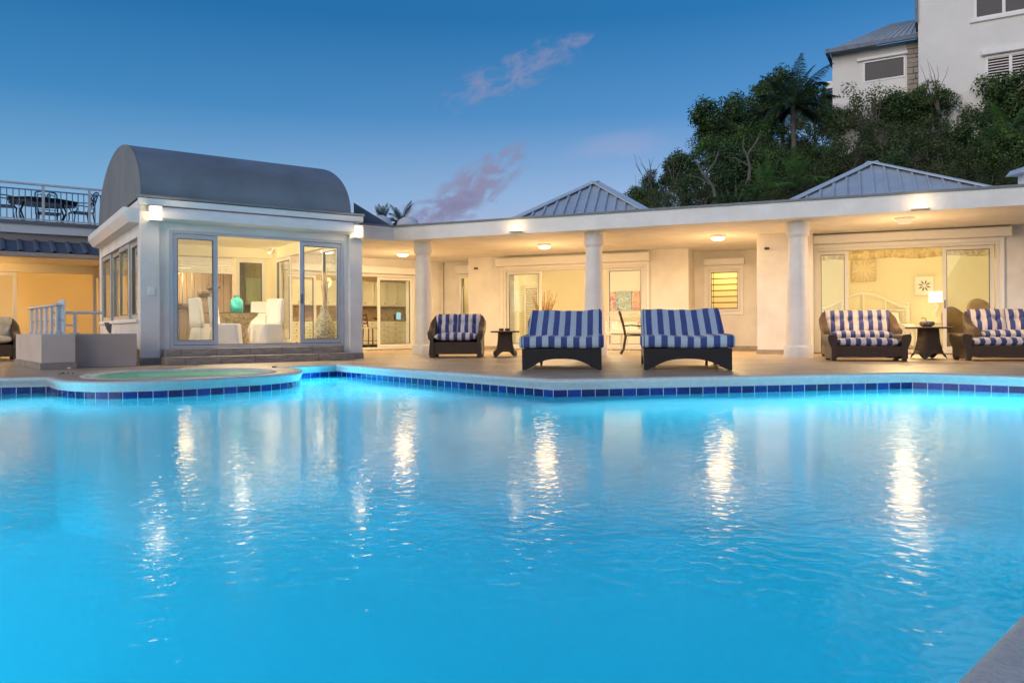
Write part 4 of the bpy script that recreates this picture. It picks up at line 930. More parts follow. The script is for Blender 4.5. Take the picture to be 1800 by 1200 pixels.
# loggia ceiling lamps and eave lamps
GL = 'opal dome lamps on the loggia ceiling'
def place_soffit(px, py):      # pixel on the soffit plane z = ZS
    v_ = ground(px, py, ZS-.05); return Vector((v_.x, v_.y, ZS-.001))
lpw = {708: 118, 957: 168, 1262: 176, 1590: 158}
lab = {708: 'opal dome lamp on the loggia ceiling left of the leftmost column', 957: 'opal dome lamp on the loggia ceiling in front of the living room doors',
       1262: 'opal dome lamp on the loggia ceiling in front of the louvred window', 1590: 'dim opal dome lamp on the loggia ceiling above the bedroom doors'}
for px, py in ((708, 447), (957, 433), (1262, 418), (1590, 388)):
    p = place_soffit(px, py)
    t = thing('dome_lamp', lab[px], 'ceiling lamp', p, 0, GL)
    MB().lathe([(0.17, 0.0), (0.18, -0.015), (0.18, -0.045), (0.165, -0.05)], seg=32).build('rim', M['lampwhite'], t, smooth='auto')
    MB().lathe([(0.16, -0.05), (0.14, -0.085), (0.09, -0.11), (0.001, -0.12)], seg=32).build('diffuser', M['opal'] if px != 1590 else M['opal_dim'] if 'opal_dim' in M else M['opal'], t, smooth=True)
    lamp('lamp_light', 'POINT', (0, 0, -0.50), lpw[px]*.55, (1.0, 0.62, 0.27), 0.25, t)
    al_ = lamp('lamp_glow', 'AREA', (0, 0, -0.16), lpw[px]*.62, (1.0, 0.68, 0.34), 0.30, t); al_.data.shape = 'DISK'
for px, py, lb2 in ((908, 401, 'lit shell lamp on the eave left of the middle column'), (1617, 360, 'lit shell lamp on the eave above the bedroom doors')):
    x, z = LG.hit(px, py, 0.0)
    t = thing('eave_lamp', lb2, 'wall lamp', LG.w(x, -0.001, z), LG.a, 'shell lamps on the eave')
    MB().box(-.10, .10, -.02, 0, -.06, .05).build('back_plate', M['lampwhite'], t, bevel=0.004)
    R = []
    for i in range(9):
        a = PI*i/8; R.append([(-.13*math.cos(a)*s, -.02-.10*math.sin(a)*s, zz_) for s, zz_ in ((1, -.07), (.98, -.03), (.82, .02), (.5, .055), (.1, .07))])
    MB().loft(R, cap=False, closed=False).build('shell', M['lamp_hot2'] if 'lamp_hot2' in M else M['lamp_hot'], t, smooth=True)
    MB().box(-.15, .15, -.135, -.005, -.085, -.072).build('rim', M['lampwhite'], t, bevel=0.004)
    lamp('lamp_light', 'POINT', (0, -.20, 0.02), 3.0, (1.0, .70, .38), 0.06, t)

# ---- hip roofs behind the eave
def hip_roof(label, apex, fl, fr, pitch=0.24):
    apex, fl, fr = Vector(apex), Vector(fl), Vector(fr); z = fl.z; back = Vector(((apex.x-(fl.x+fr.x)/2)*2, (apex.y-(fl.y+fr.y)/2)*2, 0))
    br, bl = fr+back, fl+back; br.z = bl.z = z; fr.z = z
    t = thing('hip_roof', label, 'roof', fl, 0)
    for i, (a, b) in enumerate(((fl, fr), (fr, br), (br, bl), (bl, fl))):
        u = (b-a); L = u.length; un = u.normalized(); h_ = apex-(a+b)/2; n = int(L/pitch); mb = MB()
        base_n = u.cross(apex-a).normalized(); base_n = base_n if base_n.z > 0 else -base_n
        A, B, P = a-fl, b-fl, apex-fl
        mb.add([A, B, P], [(0, 1, 2)])
        sp_ = (P-(A+B)/2)
        t0 = (P-A).dot(un)
        for k in range(1, n):
            s = L*k/n; f = s/t0 if s < t0 else (L-s)/(L-t0)
            slope = (P-A)-un*t0
            s0_ = A+un*s; e_ = s0_+slope*max(f-.04, 0.02)
            mb.bar(s0_+base_n*.022, e_+base_n*.022, 0.05, 0.044, base_n)
        mb.build('roof_panel', M['metalroof'], t)
    for c_ in (fl, fr, br, bl):
        MB().bar(c_-fl+Vector((0,0,.03)), apex-fl+Vector((0,0,.045)), 0.30, 0.03).build('ridge_cap', M['ridge_metal'], t, bevel=0.006)
    return t
a1_ = at(1045, 322, 20.6); f1 = at(896, 388, 18.3); g1 = at(1152, 371, 17.6); f1.z = g1.z = 3.22
hip_roof('smaller blue grey metal hip roof above the eave left of centre', a1_, f1, g1)
a2_ = at(1533, 288, 19.2); f2 = at(1345, 358, 17.3); g2_ = at(1812, 324, 15.2); f2.z = g2_.z = 3.22
hip_roof('larger blue grey metal hip roof above the bedroom wing', a2_, f2, g2_, 0.27)
# low roof corner behind the sunroom
rr = thing('low_roof', 'dark low sloping roof just behind the right end of the barrel roof', 'roof', (0, 0, 0))
u_ = at(622, 375, 20); v2 = at(694, 399, 18.6); w2 = at(622, 399, 18.3)
rr.location = w2; MB().prism([(0, 0), (v2.x-w2.x, 0.0), (0, u_.z-w2.z)], 0, 3.5, 'y').build('roof_panel', M['darkroof'], rr)
for px, py, r, lbl in ((668, 392, .34, 'small white domed skylight behind the eave, left one'), (717, 395, .32, 'small white domed skylight behind the eave under the distant palm')):
    p = at(px, py, 20.5); t = thing('skylight', lbl, 'skylight', (p.x, p.y, p.z-.08)); MB().lathe([(r+.03, -.3), (r+.03, .02), (r, .03)]).build('curb', M['trim'], t, smooth='auto')
    MB().lathe([(r-.01, .031), (r*.92, .12), (r*.7, .22), (r*.35, .28), (.001, .30)]).build('dome', M['lampwhite'], t, smooth=True)
cp_ = thing('vent_cowl', 'white flat-topped roof vent at the far right edge above the eave', 'roof vent', at(1808, 322, 15.6))
MB().box(-.12, .3, -.15, .15, -.2, .18).build('shaft', M['trim'], cp_); MB().prism([(-.32, .18), (-.22, .30), (.5, .30), (.5, .18)], -.25, .25, 'y').build('cap', M['metalroof'], cp_)

# ================================================================== white house up the hill
HF = Frame(15.2, 36.0, -math.radians(30))
hh = thing('hillside_house', 'white two-storey house with grey metal roof on the wooded hill, upper right', 'building', HF.w(0, 0, 8.5), HF.a)
H = lambda px, py, yl: (HF.hit(px, py, yl)[0], HF.hit(px, py, yl)[1]-8.5)
e0x, ez = H(1463, 86, 0); m0x = H(1614, 60, -1.2)[0]
wa = H(1517, 100, 0); wb = H(1592, 138, 0)
top = max(H(1463, 95, 0)[1], 0)
wn = [(wa[0], wb[0], H(1555, 141, 0)[1], H(1555, 103, 0)[1])]
MB().wall(e0x, m0x+.5, -1.5, top, 0, .25, wn).build('wall', M['hill_stucco'], hh)
MB().box(e0x, e0x+.25, .25, 6, -1.5, top).build('wall', M['hill_stucco'], hh)
o = MB(); frame_panel(o, wn[0][0], wn[0][1], wn[0][2], wn[0][3], -.03, .08, 0.08); o = o.build('window', M['trim'], hh, bevel=0.006)
MB().box(wn[0][0]+.07, wn[0][1]-.07, .03, .04, wn[0][2]+.07, wn[0][3]-.07).build('pane', M['dusk_glass'], o)
MB().box(wn[0][0]-.25, wn[0][1]+.1, -.14, -.001, wn[0][3]+.02, wn[0][3]+.17).build('shutter_box', M['trim'], hh, bevel=0.02)
# stone corner
stx = H(1594, 100, 0)[0]; sq = MB(); random.seed(3); z = -0.2
while z < top-.15:
    h = random.uniform(.16, .30); x = stx
    while x < m0x-.05:
        w_ = random.uniform(.25, .5); sq.box(x+.01, min(x+w_, m0x-.02)-.01, -.10-random.uniform(0, .04), -.001, z, z+h-.02); x += w_
    z += h
sq.build('stone_cladding', M['stone'], hh, bevel=0.02)
# small block roof
rz_ = H(1563, 42, 3.0); ex = H(1457, 90, -.5)
ribbed(hh, (ex[0], -.55, top+.02), (m0x-.01, -.55, top+.02), (rz_[0], 3.2, rz_[1]), (m0x-.01, 3.2, rz_[1]), M['metalroof'], 0.28, 0.05, name='roof')
MB().add([(ex[0], -.55, top+.02), (rz_[0], 3.2, rz_[1]), (ex[0], 7, top+.02)], [(0, 1, 2)]).build('roof', M['metalroof'], hh)
MB().box(ex[0]-.02, m0x-.01, -.68, -.56, top-.16, top+.04).build('gutter', M['darkroof'], hh, bevel=0.01)
MB().box(ex[0]-.14, ex[0]-.021, -.68, 7, top-.16, top+.04).build('gutter', M['darkroof'], hh, bevel=0.01)
MB().box(e0x-.35, e0x-.001, .6, .95, top-1.45, top-1.1).build('wall_box', M['trim'], hh, bevel=0.01)
# main block
yb = -1.2; wz = [H(1732, 150, yb), H(1815, 97, yb)]; wt_ = [H(1712, 33, yb), H(1825, -20, yb)]
lo = (H(1732, 110, yb)[0], H(1840, 110, yb)[0], H(1745, 148, yb)[1], H(1745, 98, yb)[1])
hi = (H(1712, 20, yb)[0], H(1840, 20, yb)[0], H(1712, 36, yb)[1], H(1712, -30, yb)[1])
tall = H(1613, -60, yb)[1]
MB().wall(m0x, m0x+14, -2.5, tall, yb, yb+.3, [lo, hi]).build('wall', M['hill_stucco'], hh)
MB().box(m0x, m0x+.3, yb+.3, 8, -2.5, tall).build('wall', M['hill_stucco'], hh)
MB().box(m0x-.12, m0x-.001, yb-.12, 7, top+.3, tall).build('downpipe_corner', M['darkroof'], hh)
for k, q_ in enumerate((lo, hi)):
    o = MB(); frame_panel(o, q_[0], q_[1], q_[2], q_[3], yb-.03, yb+.08, 0.10)
    mxx = q_[0]+(q_[1]-q_[0])*.42; o.box(mxx-.06, mxx+.06, yb-.028, yb+.07, q_[2]+.1, q_[3]-.1); o = o.build('window', M['trim'], hh, bevel=0.006)
    if k == 0:
        s_ = MB(); z = q_[2]+.14
        while z < q_[3]-.12: s_.box(q_[0]+.1, q_[1]-.1, yb+.01, yb+.05, z, z+.035); z += .115
        s_.build('louvres', M['trim'], o); MB().box(q_[0]+.1, q_[1]-.1, yb+.09, yb+.12, q_[2]+.1, q_[3]-.1).build('pane', M['brown_inside'], o)
        MB().box(q_[0]-.15, q_[1]+.1, yb-.2, yb-.001, q_[3]+.02, q_[3]+.28).build('shutter_box', M['trim'], hh, bevel=0.03)
    else:
        MB().box(q_[0]+.1, q_[1]-.1, yb+.03, yb+.04, q_[2]+.1, q_[3]-.1).build('pane', M['dusk_glass'], o)
        cu = MB(); xx = q_[0]+.12
        cu.loft([[(xx+i*.05, yb+.15+.04*math.sin(i*1.9), q_[2]+.1) for i in range(14)], [(xx+i*.05, yb+.15+.04*math.sin(i*1.9), q_[3]) for i in range(14)]], cap=False, closed=False)
        cu.build('curtain', M['linen'], o)
        MB().box(q_[0]-.15, q_[1]+.1, yb-.10, yb-.001, q_[2]-.12, q_[2]-.005).build('sill', M['trim'], hh, bevel=0.01)
MB().box(m0x-.001, m0x+14, yb-.05, yb-.001, -2.5, H(1700, 160, yb)[1]).build('plinth_band', M['hill_stucco'], hh)
# ================================================================== poolside furniture
def cushion(w, d, h, name, mat, parent, loc=(0,0,0), rx=0.0, n=(18, 12), puff=0.35, tufts=(), scallop=0.0, rot=None):
    # puffy cushion: box w x d x h with domed faces, rounded rim and optional tufted dimples; local x is the stripe direction
    nx, ny = n; top = []; 
    def hgt(u, v):
        e = (1-abs(u)**6)*(1-abs(v)**6); k = max(e, 0)**0.5
        z = h/2*(1-puff+puff*(1-u*u)*(1-v*v)*1.0)*k
        for (tx, ty) in tufts:
            d2 = ((u-tx)*w/2)**2+((v-ty)*d/2)**2; z -= 0.55*h/2*math.exp(-d2/0.0045)
            z -= 0.10*h/2*math.exp(-((u-tx)*w/2)**2/0.0012)+0.10*h/2*math.exp(-((v-ty)*d/2)**2/0.0012)
        return z
    us = [-1+2*i/nx for i in range(nx+1)]; vv = [-1+2*j/ny for j in range(ny+1)]
    us = [math.copysign(abs(u)**0.8, u) for u in us]; vv = [math.copysign(abs(v)**0.8, v) for v in vv]
    def edge(u, v): s = 1+scallop*math.sin(v*9)*(abs(u) > .98)+scallop*math.sin(u*14)*(abs(v) > .98); return u*w/2*s, v*d/2*s
    vs = [];
    for sgn in (1, -1):
        for v in vv:
            for u in us:
                x, y = edge(u, v); vs.append((x, y, sgn*hgt(u, v)))
    m = nx+1; N = m*(ny+1); fs = []
    for j in range(ny):
        for i in range(nx): a = j*m+i; fs.append((a, a+1, a+m+1, a+m)); fs.append((N+a, N+a+m, N+a+m+1, N+a+1))
    mb = MB().add(vs, fs)
    M4 = Matrix.Rotation(rx, 4, 'X')
    if rot is not None: M4 = rot @ M4
    swap(mb, M4)
    o = mb.build(name, mat, parent, smooth=True, fix=False); o.location = loc
    import bmesh
    bm = bmesh.new(); bm.from_mesh(o.data); bmesh.ops.remove_doubles(bm, verts=bm.verts, dist=1e-5); bm.to_mesh(o.data); bm.free()
    for p in o.data.polygons: p.use_smooth = True
    return o
def slab_cushion(w, prof, name, mat, parent):      # cushion section (y, z) extruded along x with soft ends
    rings = []; cxp = sum(p[0] for p in prof)/len(prof); czp = sum(p[1] for p in prof)/len(prof)
    xs = [(-w/2, .80), (-w/2+.012, .93), (-w/2+.04, 1.0)]+[(-w/2+.08+(w-.16)*i/24, 1.0) for i in range(25)]+[(w/2-.04, 1.0), (w/2-.012, .93), (w/2, .80)]
    ph = random.uniform(0, 6)
    for x, s in xs:
        sag = .007*math.sin(x*7+ph)+.005*math.sin(x*17+ph*2)-.012*(1-(2*x/w)**2)
        rings.append([(x, cxp+(y-cxp)*(1-(1-s)*.12)+.004*math.sin(x*11+z*9+ph), czp+(z-czp)*s+(sag if z > czp else sag*.3)+.004*math.sin(y*9+x*5+ph)) for y, z in prof])
    o = MB().loft(rings).build(name, mat, parent, smooth='auto', angle=60)
    for i in (2, len(rings)-3):
        loop = [Vector(p) for p in rings[i]]; c_ = sum(loop, Vector())/len(loop); loop = [p+(p-c_).normalized()*.003 for p in loop]
        MB().tube(loop+[loop[0]], .0065, 6, cap=False).build('piping', M['piping'], o, smooth=True)
    return o
def rounded(poly, r=0.03, n=4):
    out = []; m = len(poly)
    for i in range(m):
        a, b, c = Vector(poly[i-1]), Vector(poly[i]), Vector(poly[(i+1) % m]); u = (a-b); v = (c-b); k = min(r, u.length*.45, v.length*.45)
        p, q = b+u.normalized()*k, b+v.normalized()*k
        for j in range(n+1): t = j/n; out.append(tuple(p*(1-t)**2+b*2*t*(1-t)+q*t*t))
    return out
# double lounger (front faces -y, origin under the front skirt)
def make_lounger(label, loc, rz, wd, group):
    t = thing('double_lounger', label, 'sun lounger', loc, rz, group); h = wd/2-.02
    def skirt(w2, zt_, leg): n = 14; return [(-w2, 0.0), (-w2, zt_), (w2, zt_), (w2, 0.0), (w2-leg, 0.0)]+[(w2-leg-.10-(2*(w2-leg-.10))*i/n, 0.165-0.12*abs(1-2*i/n)**2.6) for i in range(n+1)]+[(-w2+leg, 0.0)]
    MB().prism(skirt(h, .315, .05), 0.0, 0.05, 'y').build('front_skirt', M['wicker_shaded'], t, bevel=0.012)
    for s in (-1, 1):
        sk_ = [(0.051, 0.0), (0.051, .315), (1.95, .315), (1.95, 0.0), (1.88, 0.0)]+[(1.80-1.6*i/10, 0.18-0.11*abs(1-2*i/10)**3) for i in range(11)]+[(0.12, 0.0)]
        MB().prism(sk_, s*h-(.05 if s > 0 else 0), s*h+(0 if s > 0 else .05), 'x').build('side_skirt', M['wicker_shaded'], t, bevel=0.012)
    MB().box(-h+.051, h-.051, 0.051, 1.94, .24, .31).build('deck_frame', M['wicker_shaded'], t)
    for s in (-.42, .42): MB().box(s-.02, s+.02, 1.5, 1.54, 0, .239).build('leg', M['wicker_shaded'], t)
    se = rounded([(-.045, .325), (-.055, .50), (.98, .515), (.98, .33)], .065)
    slab_cushion(wd+.03, se, 'seat_cushion', M['stripe_big'], t)
    # reclined back: from y=.95,z=.5 up to y=1.5,z=.98
    bk = rounded([(.93, .50), (1.60, .945), (1.68, .85), (1.10, .40)], .05)
    b_ = slab_cushion(wd-.02, bk, 'back_cushion', M['stripe_big'], t)
    MB().prism([(1.12, .32), (1.70, .84), (1.73, .80), (1.19, .30)], -h+.06, h-.06, 'x').build('back_frame', M['wicker_shaded'], t)
    for s in (-.5, .5): MB().bar((s, 1.62, .75), (s, 1.85, .26), .03, .03).build('back_prop', M['wicker_shaded'], t)
    return t
G1 = ground(987, 650.0); G2 = ground(1209, 650.5)
make_lounger('blue and white striped double lounger nearest the pool coping, left of the other', (G1.x, G1.y, 0), -0.12, 1.22, 'striped double loungers at the pool edge')
make_lounger('blue and white striped double lounger at the pool edge right of the bronze dining chair', (G2.x, G2.y, 0), -0.15, 1.29, 'striped double loungers at the pool edge')
# wicker armchair-and-a-half: front faces -y, origin centre of the front feet
def make_loveseat(label, loc, rz, w=1.22, group=None, s=1.0):
    t = thing('wicker_loveseat', label, 'armchair', loc, rz, group); h = w/2; t.scale = (s, s, s)
    MB().box(-h+.10, h-.10, 0.02, .06, .07, .33).build('front_panel', M['wicker'], t, bevel=0.012)
    MB().box(-h+.10, h-.10, 0.061, .78, .22, .32).build('seat_frame', M['wicker'], t)
    for sx in (-1, 1):
        # arm: outward flaring shell lofted along y with rolled top
        rings = []
        for y, top, out in ((0.0, .50, .00), (.06, .56, .02), (.25, .59, .035), (.5, .66, .04), (.72, .80, .03), (.86, .90, -.03)):
            x0 = sx*(h-.13); x1 = sx*(h-.02+out)
            rings.append([(x0, y, .05), (x0, y, top-.05), (x0+sx*.02, y, top), (x1-sx*.02, y, top+.02), (x1+sx*.015, y, top-.03), (x1, y, top-.11), (x1-sx*.04, y, top-.13), (sx*(h-.04), y, .25), (sx*(h-.03), y, .05)])
        MB().loft(rings).build('arm', M['wicker'], t, smooth='auto', angle=50)
        MB().box(sx*(h-.14), sx*(h-.045), 0.0, .07, 0.0, .049).build('leg', M['wicker'], t)
        MB().box(sx*(h-.14), sx*(h-.045), .76, .84, 0.0, .049).build('leg', M['wicker'], t)
    # curved back shell
    rr_ = []
    for i in range(13):
        a = -1+2*i/12; x = a*(h-.03); top = .80+.13*(1-abs(a)**2.5); y = .93-.12*abs(a)**3
        rr_.append([(x, y-.06, .10), (x, y+.0, top-.02), (x, y+.03, top+.02), (x, y+.075, top), (x, y+.08, top-.05), (x, y+.02, .10)])
    MB().loft(rr_).build('back_shell', M['wicker'], t, smooth='auto', angle=50)
    cushion(w-.27, .74, .19, 'seat_cushion', M['stripe'], t, (0, .36, .445), puff=.15, n=(24, 8))
    cw = (w-.20)/2
    for sx in (-1, 1):
        cushion(cw+.02, .52, .26, 'back_cushion', M['stripe'] if sx < 0 else M['stripe_b'], t, (sx*(cw/2-.005), .72, .71), rx=math.radians(68), puff=.55, n=(26, 26), tufts=((-.42, 0.1), (.42, 0.1)), scallop=.012)
    return t
M['stripe_b'] = stripe_mat('striped_canvas_b', 0.172, (0.012, 0.028, 0.150), (0.62, 0.54, 0.50), 0.55)  # same warm lamplight tint in the pale stripe, pattern shifted
def make_ottoman(label, loc, rz, w=1.18, group=None):
    t = thing('wicker_ottoman', label, 'ottoman', loc, rz, group); h = w/2
    MB().box(-h+.06, h-.06, .0, .04, .08, .265).build('front_panel', M['wicker'], t, bevel=0.012)
    MB().box(-h+.06, h-.06, .55, .59, .08, .265).build('back_panel', M['wicker'], t, bevel=0.012)
    MB().box(-h+.06, h-.06, .041, .549, .20, .26).build('seat_frame', M['wicker'], t)
    for sx in (-1, 1):
        pr_ = rounded([(sx*(h-.10), .03), (sx*(h-.11), .40), (sx*(h-.10), .46), (sx*(h+.03), .475), (sx*(h+.055), .43), (sx*(h+.04), .34), (sx*(h-.01), .22), (sx*(h-.01), .03)], .03, 3)
        MB().prism(pr_, -.015, .60, 'y').build('side_arm', M['wicker'], t, smooth='auto', angle=35)
        for y in (.0, .52): MB().box(sx*(h-.095), sx*(h-.02), y, y+.07, 0, .029).build('leg', M['wicker'], t)
    cushion(w-.18, .58, .16, 'seat_cushion', M['stripe'], t, (0, .29, .335), puff=.15, n=(24, 8))
    return t
GS = 'striped wicker armchairs along the loggia'
g = ground(801, 628); make_loveseat('striped brown wicker armchair between the leftmost column and a side table', (g.x, g.y-.1, 0), -.03, 1.20, GS)
g = ground(1520, 629); make_loveseat('striped wide wicker armchair before the bedroom bed, left of the bowl table', LG.w(*LG.l(g.x+.02, g.y+.12)), LG.a*.75, 1.42, GS)
g = ground(1528, 634.5); make_ottoman('striped wicker ottoman in front of the armchair left of the bowl table', (g.x, g.y, 0), LG.a*.55, 1.28, 'striped wicker ottomans')
g = ground(1788, 629); make_loveseat('striped wide wicker armchair cut off by the right edge of the photo', (g.x+.10, g.y+.1, 0), LG.a*.75, 1.5, GS)
g = ground(1783, 634); make_ottoman('striped wicker ottoman cut off by the right edge of the photo', (g.x+.02, g.y, 0), LG.a*.45, 1.60, 'striped wicker ottomans')
g = ground(985, 626); make_loveseat('brown wicker armchair almost hidden behind the left striped lounger', (g.x-.05, g.y, 0), 0.05, 1.18, GS)
g = ground(1, 633); lv_ = make_loveseat('cream cushioned wicker armchair at the far left edge behind the short white wall', (g.x-.25, g.y, 0), math.radians(38), 1.15, GS)
for c_ in kids(lv_):
    if 'cushion' in c_.name: c_.data = c_.data.copy(); c_.data.materials[0] = M['cream_fabric']
# round side tables with flared wicker bodies
def side_table(label, loc, top_r, h_, group='round wicker side tables'):
    t = thing('side_table', label, 'side table', loc, 0.08, group)
    MB().lathe([(top_r-.02, h_-.035), (top_r, h_-.025), (top_r, h_-.008), (top_r-.015, h_)], seg=48).build('table_top', M['wicker'], t, smooth='auto')
    rings = []
    n = 10
    for i in range(n+1):
        f_ = i/n; z = (h_-.036)*f_; r = .155+.105*(1-f_)**2.4; ring = []
        for k in range(64):
            a = 2*PI*k/64+PI/4; c_, s_ = math.cos(a), math.sin(a); q_ = r/(abs(c_)**4+abs(s_)**4)**.25
            side = abs(math.sin(2*(a-0)))      # 1 on the corners
            zz = z
            if i == 0: zz = .11*(1-(abs(math.sin(2*a)))**5)
            if i == 1: zz = max(z, .11*(1-(abs(math.sin(2*a)))**5)+.02)
            if i == 2: zz = max(z, .12*(1-(abs(math.sin(2*a)))**5)+.03)
            ring.append((q_*c_, q_*s_, zz))
        rings.append(ring)
    MB().loft(rings, cap=False).build('flared_body', M['wicker'], t, smooth='auto', angle=70)
    return t
g = ground(888, 626.5); tA = side_table('round wicker side table with two tiny shells, left of the striped loungers', (g.x, g.y, 0), .325, .565)
for i, (dx, lb3) in enumerate(((-.08, 'small brown shell on the left side table, left of the two'), (.05, 'small brown shell on the left side table, right of the two'))):
    s = MB().lathe([(.001, 0), (.045, .004), (.06, .03), (.045, .05), (.052, .055), (.001, .045)], seg=14).build('shell', M['wood'], smooth=True); s.location = (g.x+dx, g.y-.05, .5655); tag(s, lb3, 'shell')
g = ground(1632, 630.5); tB = side_table('round wicker side table with a woven bowl, between the right armchairs', (g.x, g.y, 0), .395, .60)
bw_ = thing('woven_bowl', 'dark woven round bowl on the side table between the right armchairs', 'bowl', (g.x-.05, g.y-.05, .6005))
MB().lathe([(.07, 0), (.12, .03), (.13, .07), (.115, .10), (.10, .10), (.112, .07), (.10, .035), (.001, .03)], seg=24).build('bowl_body', M['bowl'], bw_, smooth='auto')
MB().tube([(-.01, 0, .10), (-.03, 0, .16), (-.08, .0, .175), (-.11, 0, .15)], .008, 6).build('handle_twig', M['wicker_tan'], bw_)
# cast metal chairs
def iron_chair(label, loc, rz, group, mat='bronze', arms=True, cush='cream_fabric', name='cast_metal_chair', s=1.0):
    t = thing(name, label, 'chair', loc, rz, group); t.scale = (s, s, s)
    m = M[mat]
    for sx in (-1, 1):
        MB().tube([(sx*.24, -.27, 0.0), (sx*.235, -.25, .08), (sx*.22, -.21, .30), (sx*.22, -.22, .43)], [.016, .013, .014, .018], 8).build('leg', m, t, smooth='auto')
        MB().tube([(sx*.23, .34, 0.0), (sx*.22, .27, .12), (sx*.21, .22, .43)], [.016, .013, .018], 8).build('leg', m, t, smooth='auto')
        if arms: MB().tube([(sx*.26, .27, .66), (sx*.28, .10, .675), (sx*.28, -.12, .655), (sx*.27, -.22, .63), (sx*.25, -.20, .57), (sx*.235, -.16, .50), (sx*.22, -.19, .44)], .013, 8).build('arm', m, t, smooth='auto')
    fr = MB(); fr.box(-.24, .24, -.24, .23, .425, .445); fr.build('seat_frame', m, t, bevel=.006)
    if cush: cushion(.46, .46, .07, 'seat_cushion', M[cush], t, (0, 0, .482), puff=.3)
    b = MB(); H0, H1 = .43, .98
    yb_ = lambda z: .23+.13*((z-.43)/.55)**1.3
    for sx in (-1, 1): b.tube([(sx*.225, yb_(z), z) for z in (.43, .55, .70, .85, .95)]+[(sx*.20, yb_(.98), .985)], .015, 8)
    b.tube([(x, yb_(.985)+.0, .985+.035*math.cos(x/.2*PI/2)) for x in (-.20, -.12, 0, .12, .20)], .016, 8)
    b.tube([(-.22, yb_(.56), .56), (.22, yb_(.56), .56)], .010, 6)
    for ccx, ccz, r in ((-.11, .86, .075), (.11, .86, .075), (0, .80, .07), (-.12, .70, .065), (.12, .70, .065), (0, .66, .06), (-.06, .92, .04), (.06, .92, .04)):
        b.tube([(ccx+r*math.cos(a*PI/6), yb_(min(ccz, .97)), ccz+r*math.sin(a*PI/6)) for a in range(13)], .009, 6)
    for sx in (-1, 1): b.tube([(sx*.20, yb_(.60), .60), (sx*.08, yb_(.72), .72), (sx*.0, yb_(.88), .88), (sx*-.08, yb_(.98), .98)], .008, 6)
    b.build('backrest', m, t, smooth='auto'); return t
g = ground(1118, 622.5)
IG = 'cast metal dining chairs'
iron_chair('bronze cast metal armchair in profile between the two striped loungers', (g.x, g.y+.1, 0), math.radians(85), IG)
g2v = at(1094, 600, 19.0); iron_chair('cast metal chair with round lattice back seen against the right living room glass', (g2v.x-.1, 19.3, 0), math.radians(10), IG, mat='alu_warm', cush='linen')
td = thing('patio_table', 'dark metal dining table behind the right striped lounger', 'table', (g.x+1.25, g.y+.3, 0), 0)
MB().box(-.62, .62, -.5, .5, .70, .73).build('table_top', M['bronze'], td, bevel=.01)
for sx in (-1, 1):
    for sy in (-1, 1): MB().tube([(sx*.52, sy*.40, 0), (sx*.48, sy*.36, .35), (sx*.54, sy*.42, .699)], .02, 8).build('leg', M['bronze'], td, smooth='auto')
base = Vector((g.x+.78, g.y+.12, .7305))
def dish(name, label, prof, mat, off, cat='dish'):
    o = MB().lathe(prof, seg=20).build(name, M[mat], smooth='auto'); o.location = base+Vector(off); tag(o, label, cat, None); return o
M['teal'] = pmat('teal_glaze', (0.10, 0.30, 0.34), 0.25, var=.2, vscale=8)
dish('bowl', 'teal bowl on the patio table left of the right lounger', [(.03, 0), (.07, .02), (.10, .07), (.09, .07), (.06, .025), (.001, .02)], 'teal', (.06, 0, 0))
dish('plate', 'teal plate on the patio table nearest the bronze chair', [(.06, 0), (.13, .015), (.13, .022), (.001, .012)], 'teal', (-.13, -.05, 0))
dish('cup', 'pale teal cup on the patio table behind the teal bowl', [(.03, 0), (.04, .09), (.035, .09), (.028, .01), (.001, .01)], 'teal', (.0, .16, 0))
dish('serving_dish', 'black footed serving dish on the patio table', [(.05, 0), (.015, .03), (.015, .12), (.14, .15), (.14, .165), (.001, .14)], 'black', (.22, -.08, 0))

# ================================================================== sunroom interior
def P3(px, yl, z=FZ): return PV.w(hx(px, yl), yl, z)
tbx = hx(420, 1.9); tbl = thing('dining_table', 'round glass-topped dining table on a beige stone pedestal in the sunroom', 'table', PV.w(tbx, 1.95, FZ), PV.a)
MB().lathe([(.30, 0), (.27, .06), (.20, .18), (.19, .36), (.27, .54), (.40, .66), (.42, .70)], seg=18).build('pedestal', M['tuffa'], tbl, smooth='auto', angle=25)
MB().lathe([(.70, .702), (.705, .708), (.70, .716)], seg=48).build('glass_top', M['edge_glass'], tbl, smooth='auto')
def slip_chair(label, loc, rz, group='white slip-covered dining chairs'):
    t = thing('slipcovered_chair', label, 'chair', loc, rz, group)
    rings = []; random.seed(int(abs(loc[0]*1000)) % 97)
    def ring(w2, y0, y1, z, fl=0.0, n=48):
        out = []
        for k in range(n):
            a = 2*PI*k/n; c_, s_ = math.cos(a), math.sin(a); q_ = 1/(abs(c_)**7+abs(s_)**7)**(1/7); m_ = 1+fl*math.sin(a*9+1.0)
            out.append((w2*c_*q_*m_, (y0+y1)/2+(y1-y0)/2*s_*q_*m_, z))
        return out
    for z, e, fl in ((0.01, .045, .045), (.10, .035, .035), (.25, .018, .015), (.38, .004, .003), (.43, 0, 0), (.46, -.005, 0)): rings.append(ring(.235+e, -.25-e, .27+e, z, fl))
    rings.append(ring(.20, -.22, .24, .475))
    MB().loft(rings).build('seat_skirt', M['linen'], t, smooth=True)
    rb = [ring(.232, .17, .285, .40, n=32), ring(.232, .18, .29, .55, n=32), ring(.225, .20, .30, .75, n=32), ring(.22, .225, .32, .95, n=32), ring(.215, .235, .325, 1.0, n=32), ring(.19, .25, .315, 1.015, n=32)]
    MB().loft(rb).build('backrest_cover', M['linen'], t, smooth=True)
    return t
cc = PV.a
slip_chair('white slip-covered chair nearest the left glass door, back to the pool', P3(398, 1.0), cc+math.radians(62))
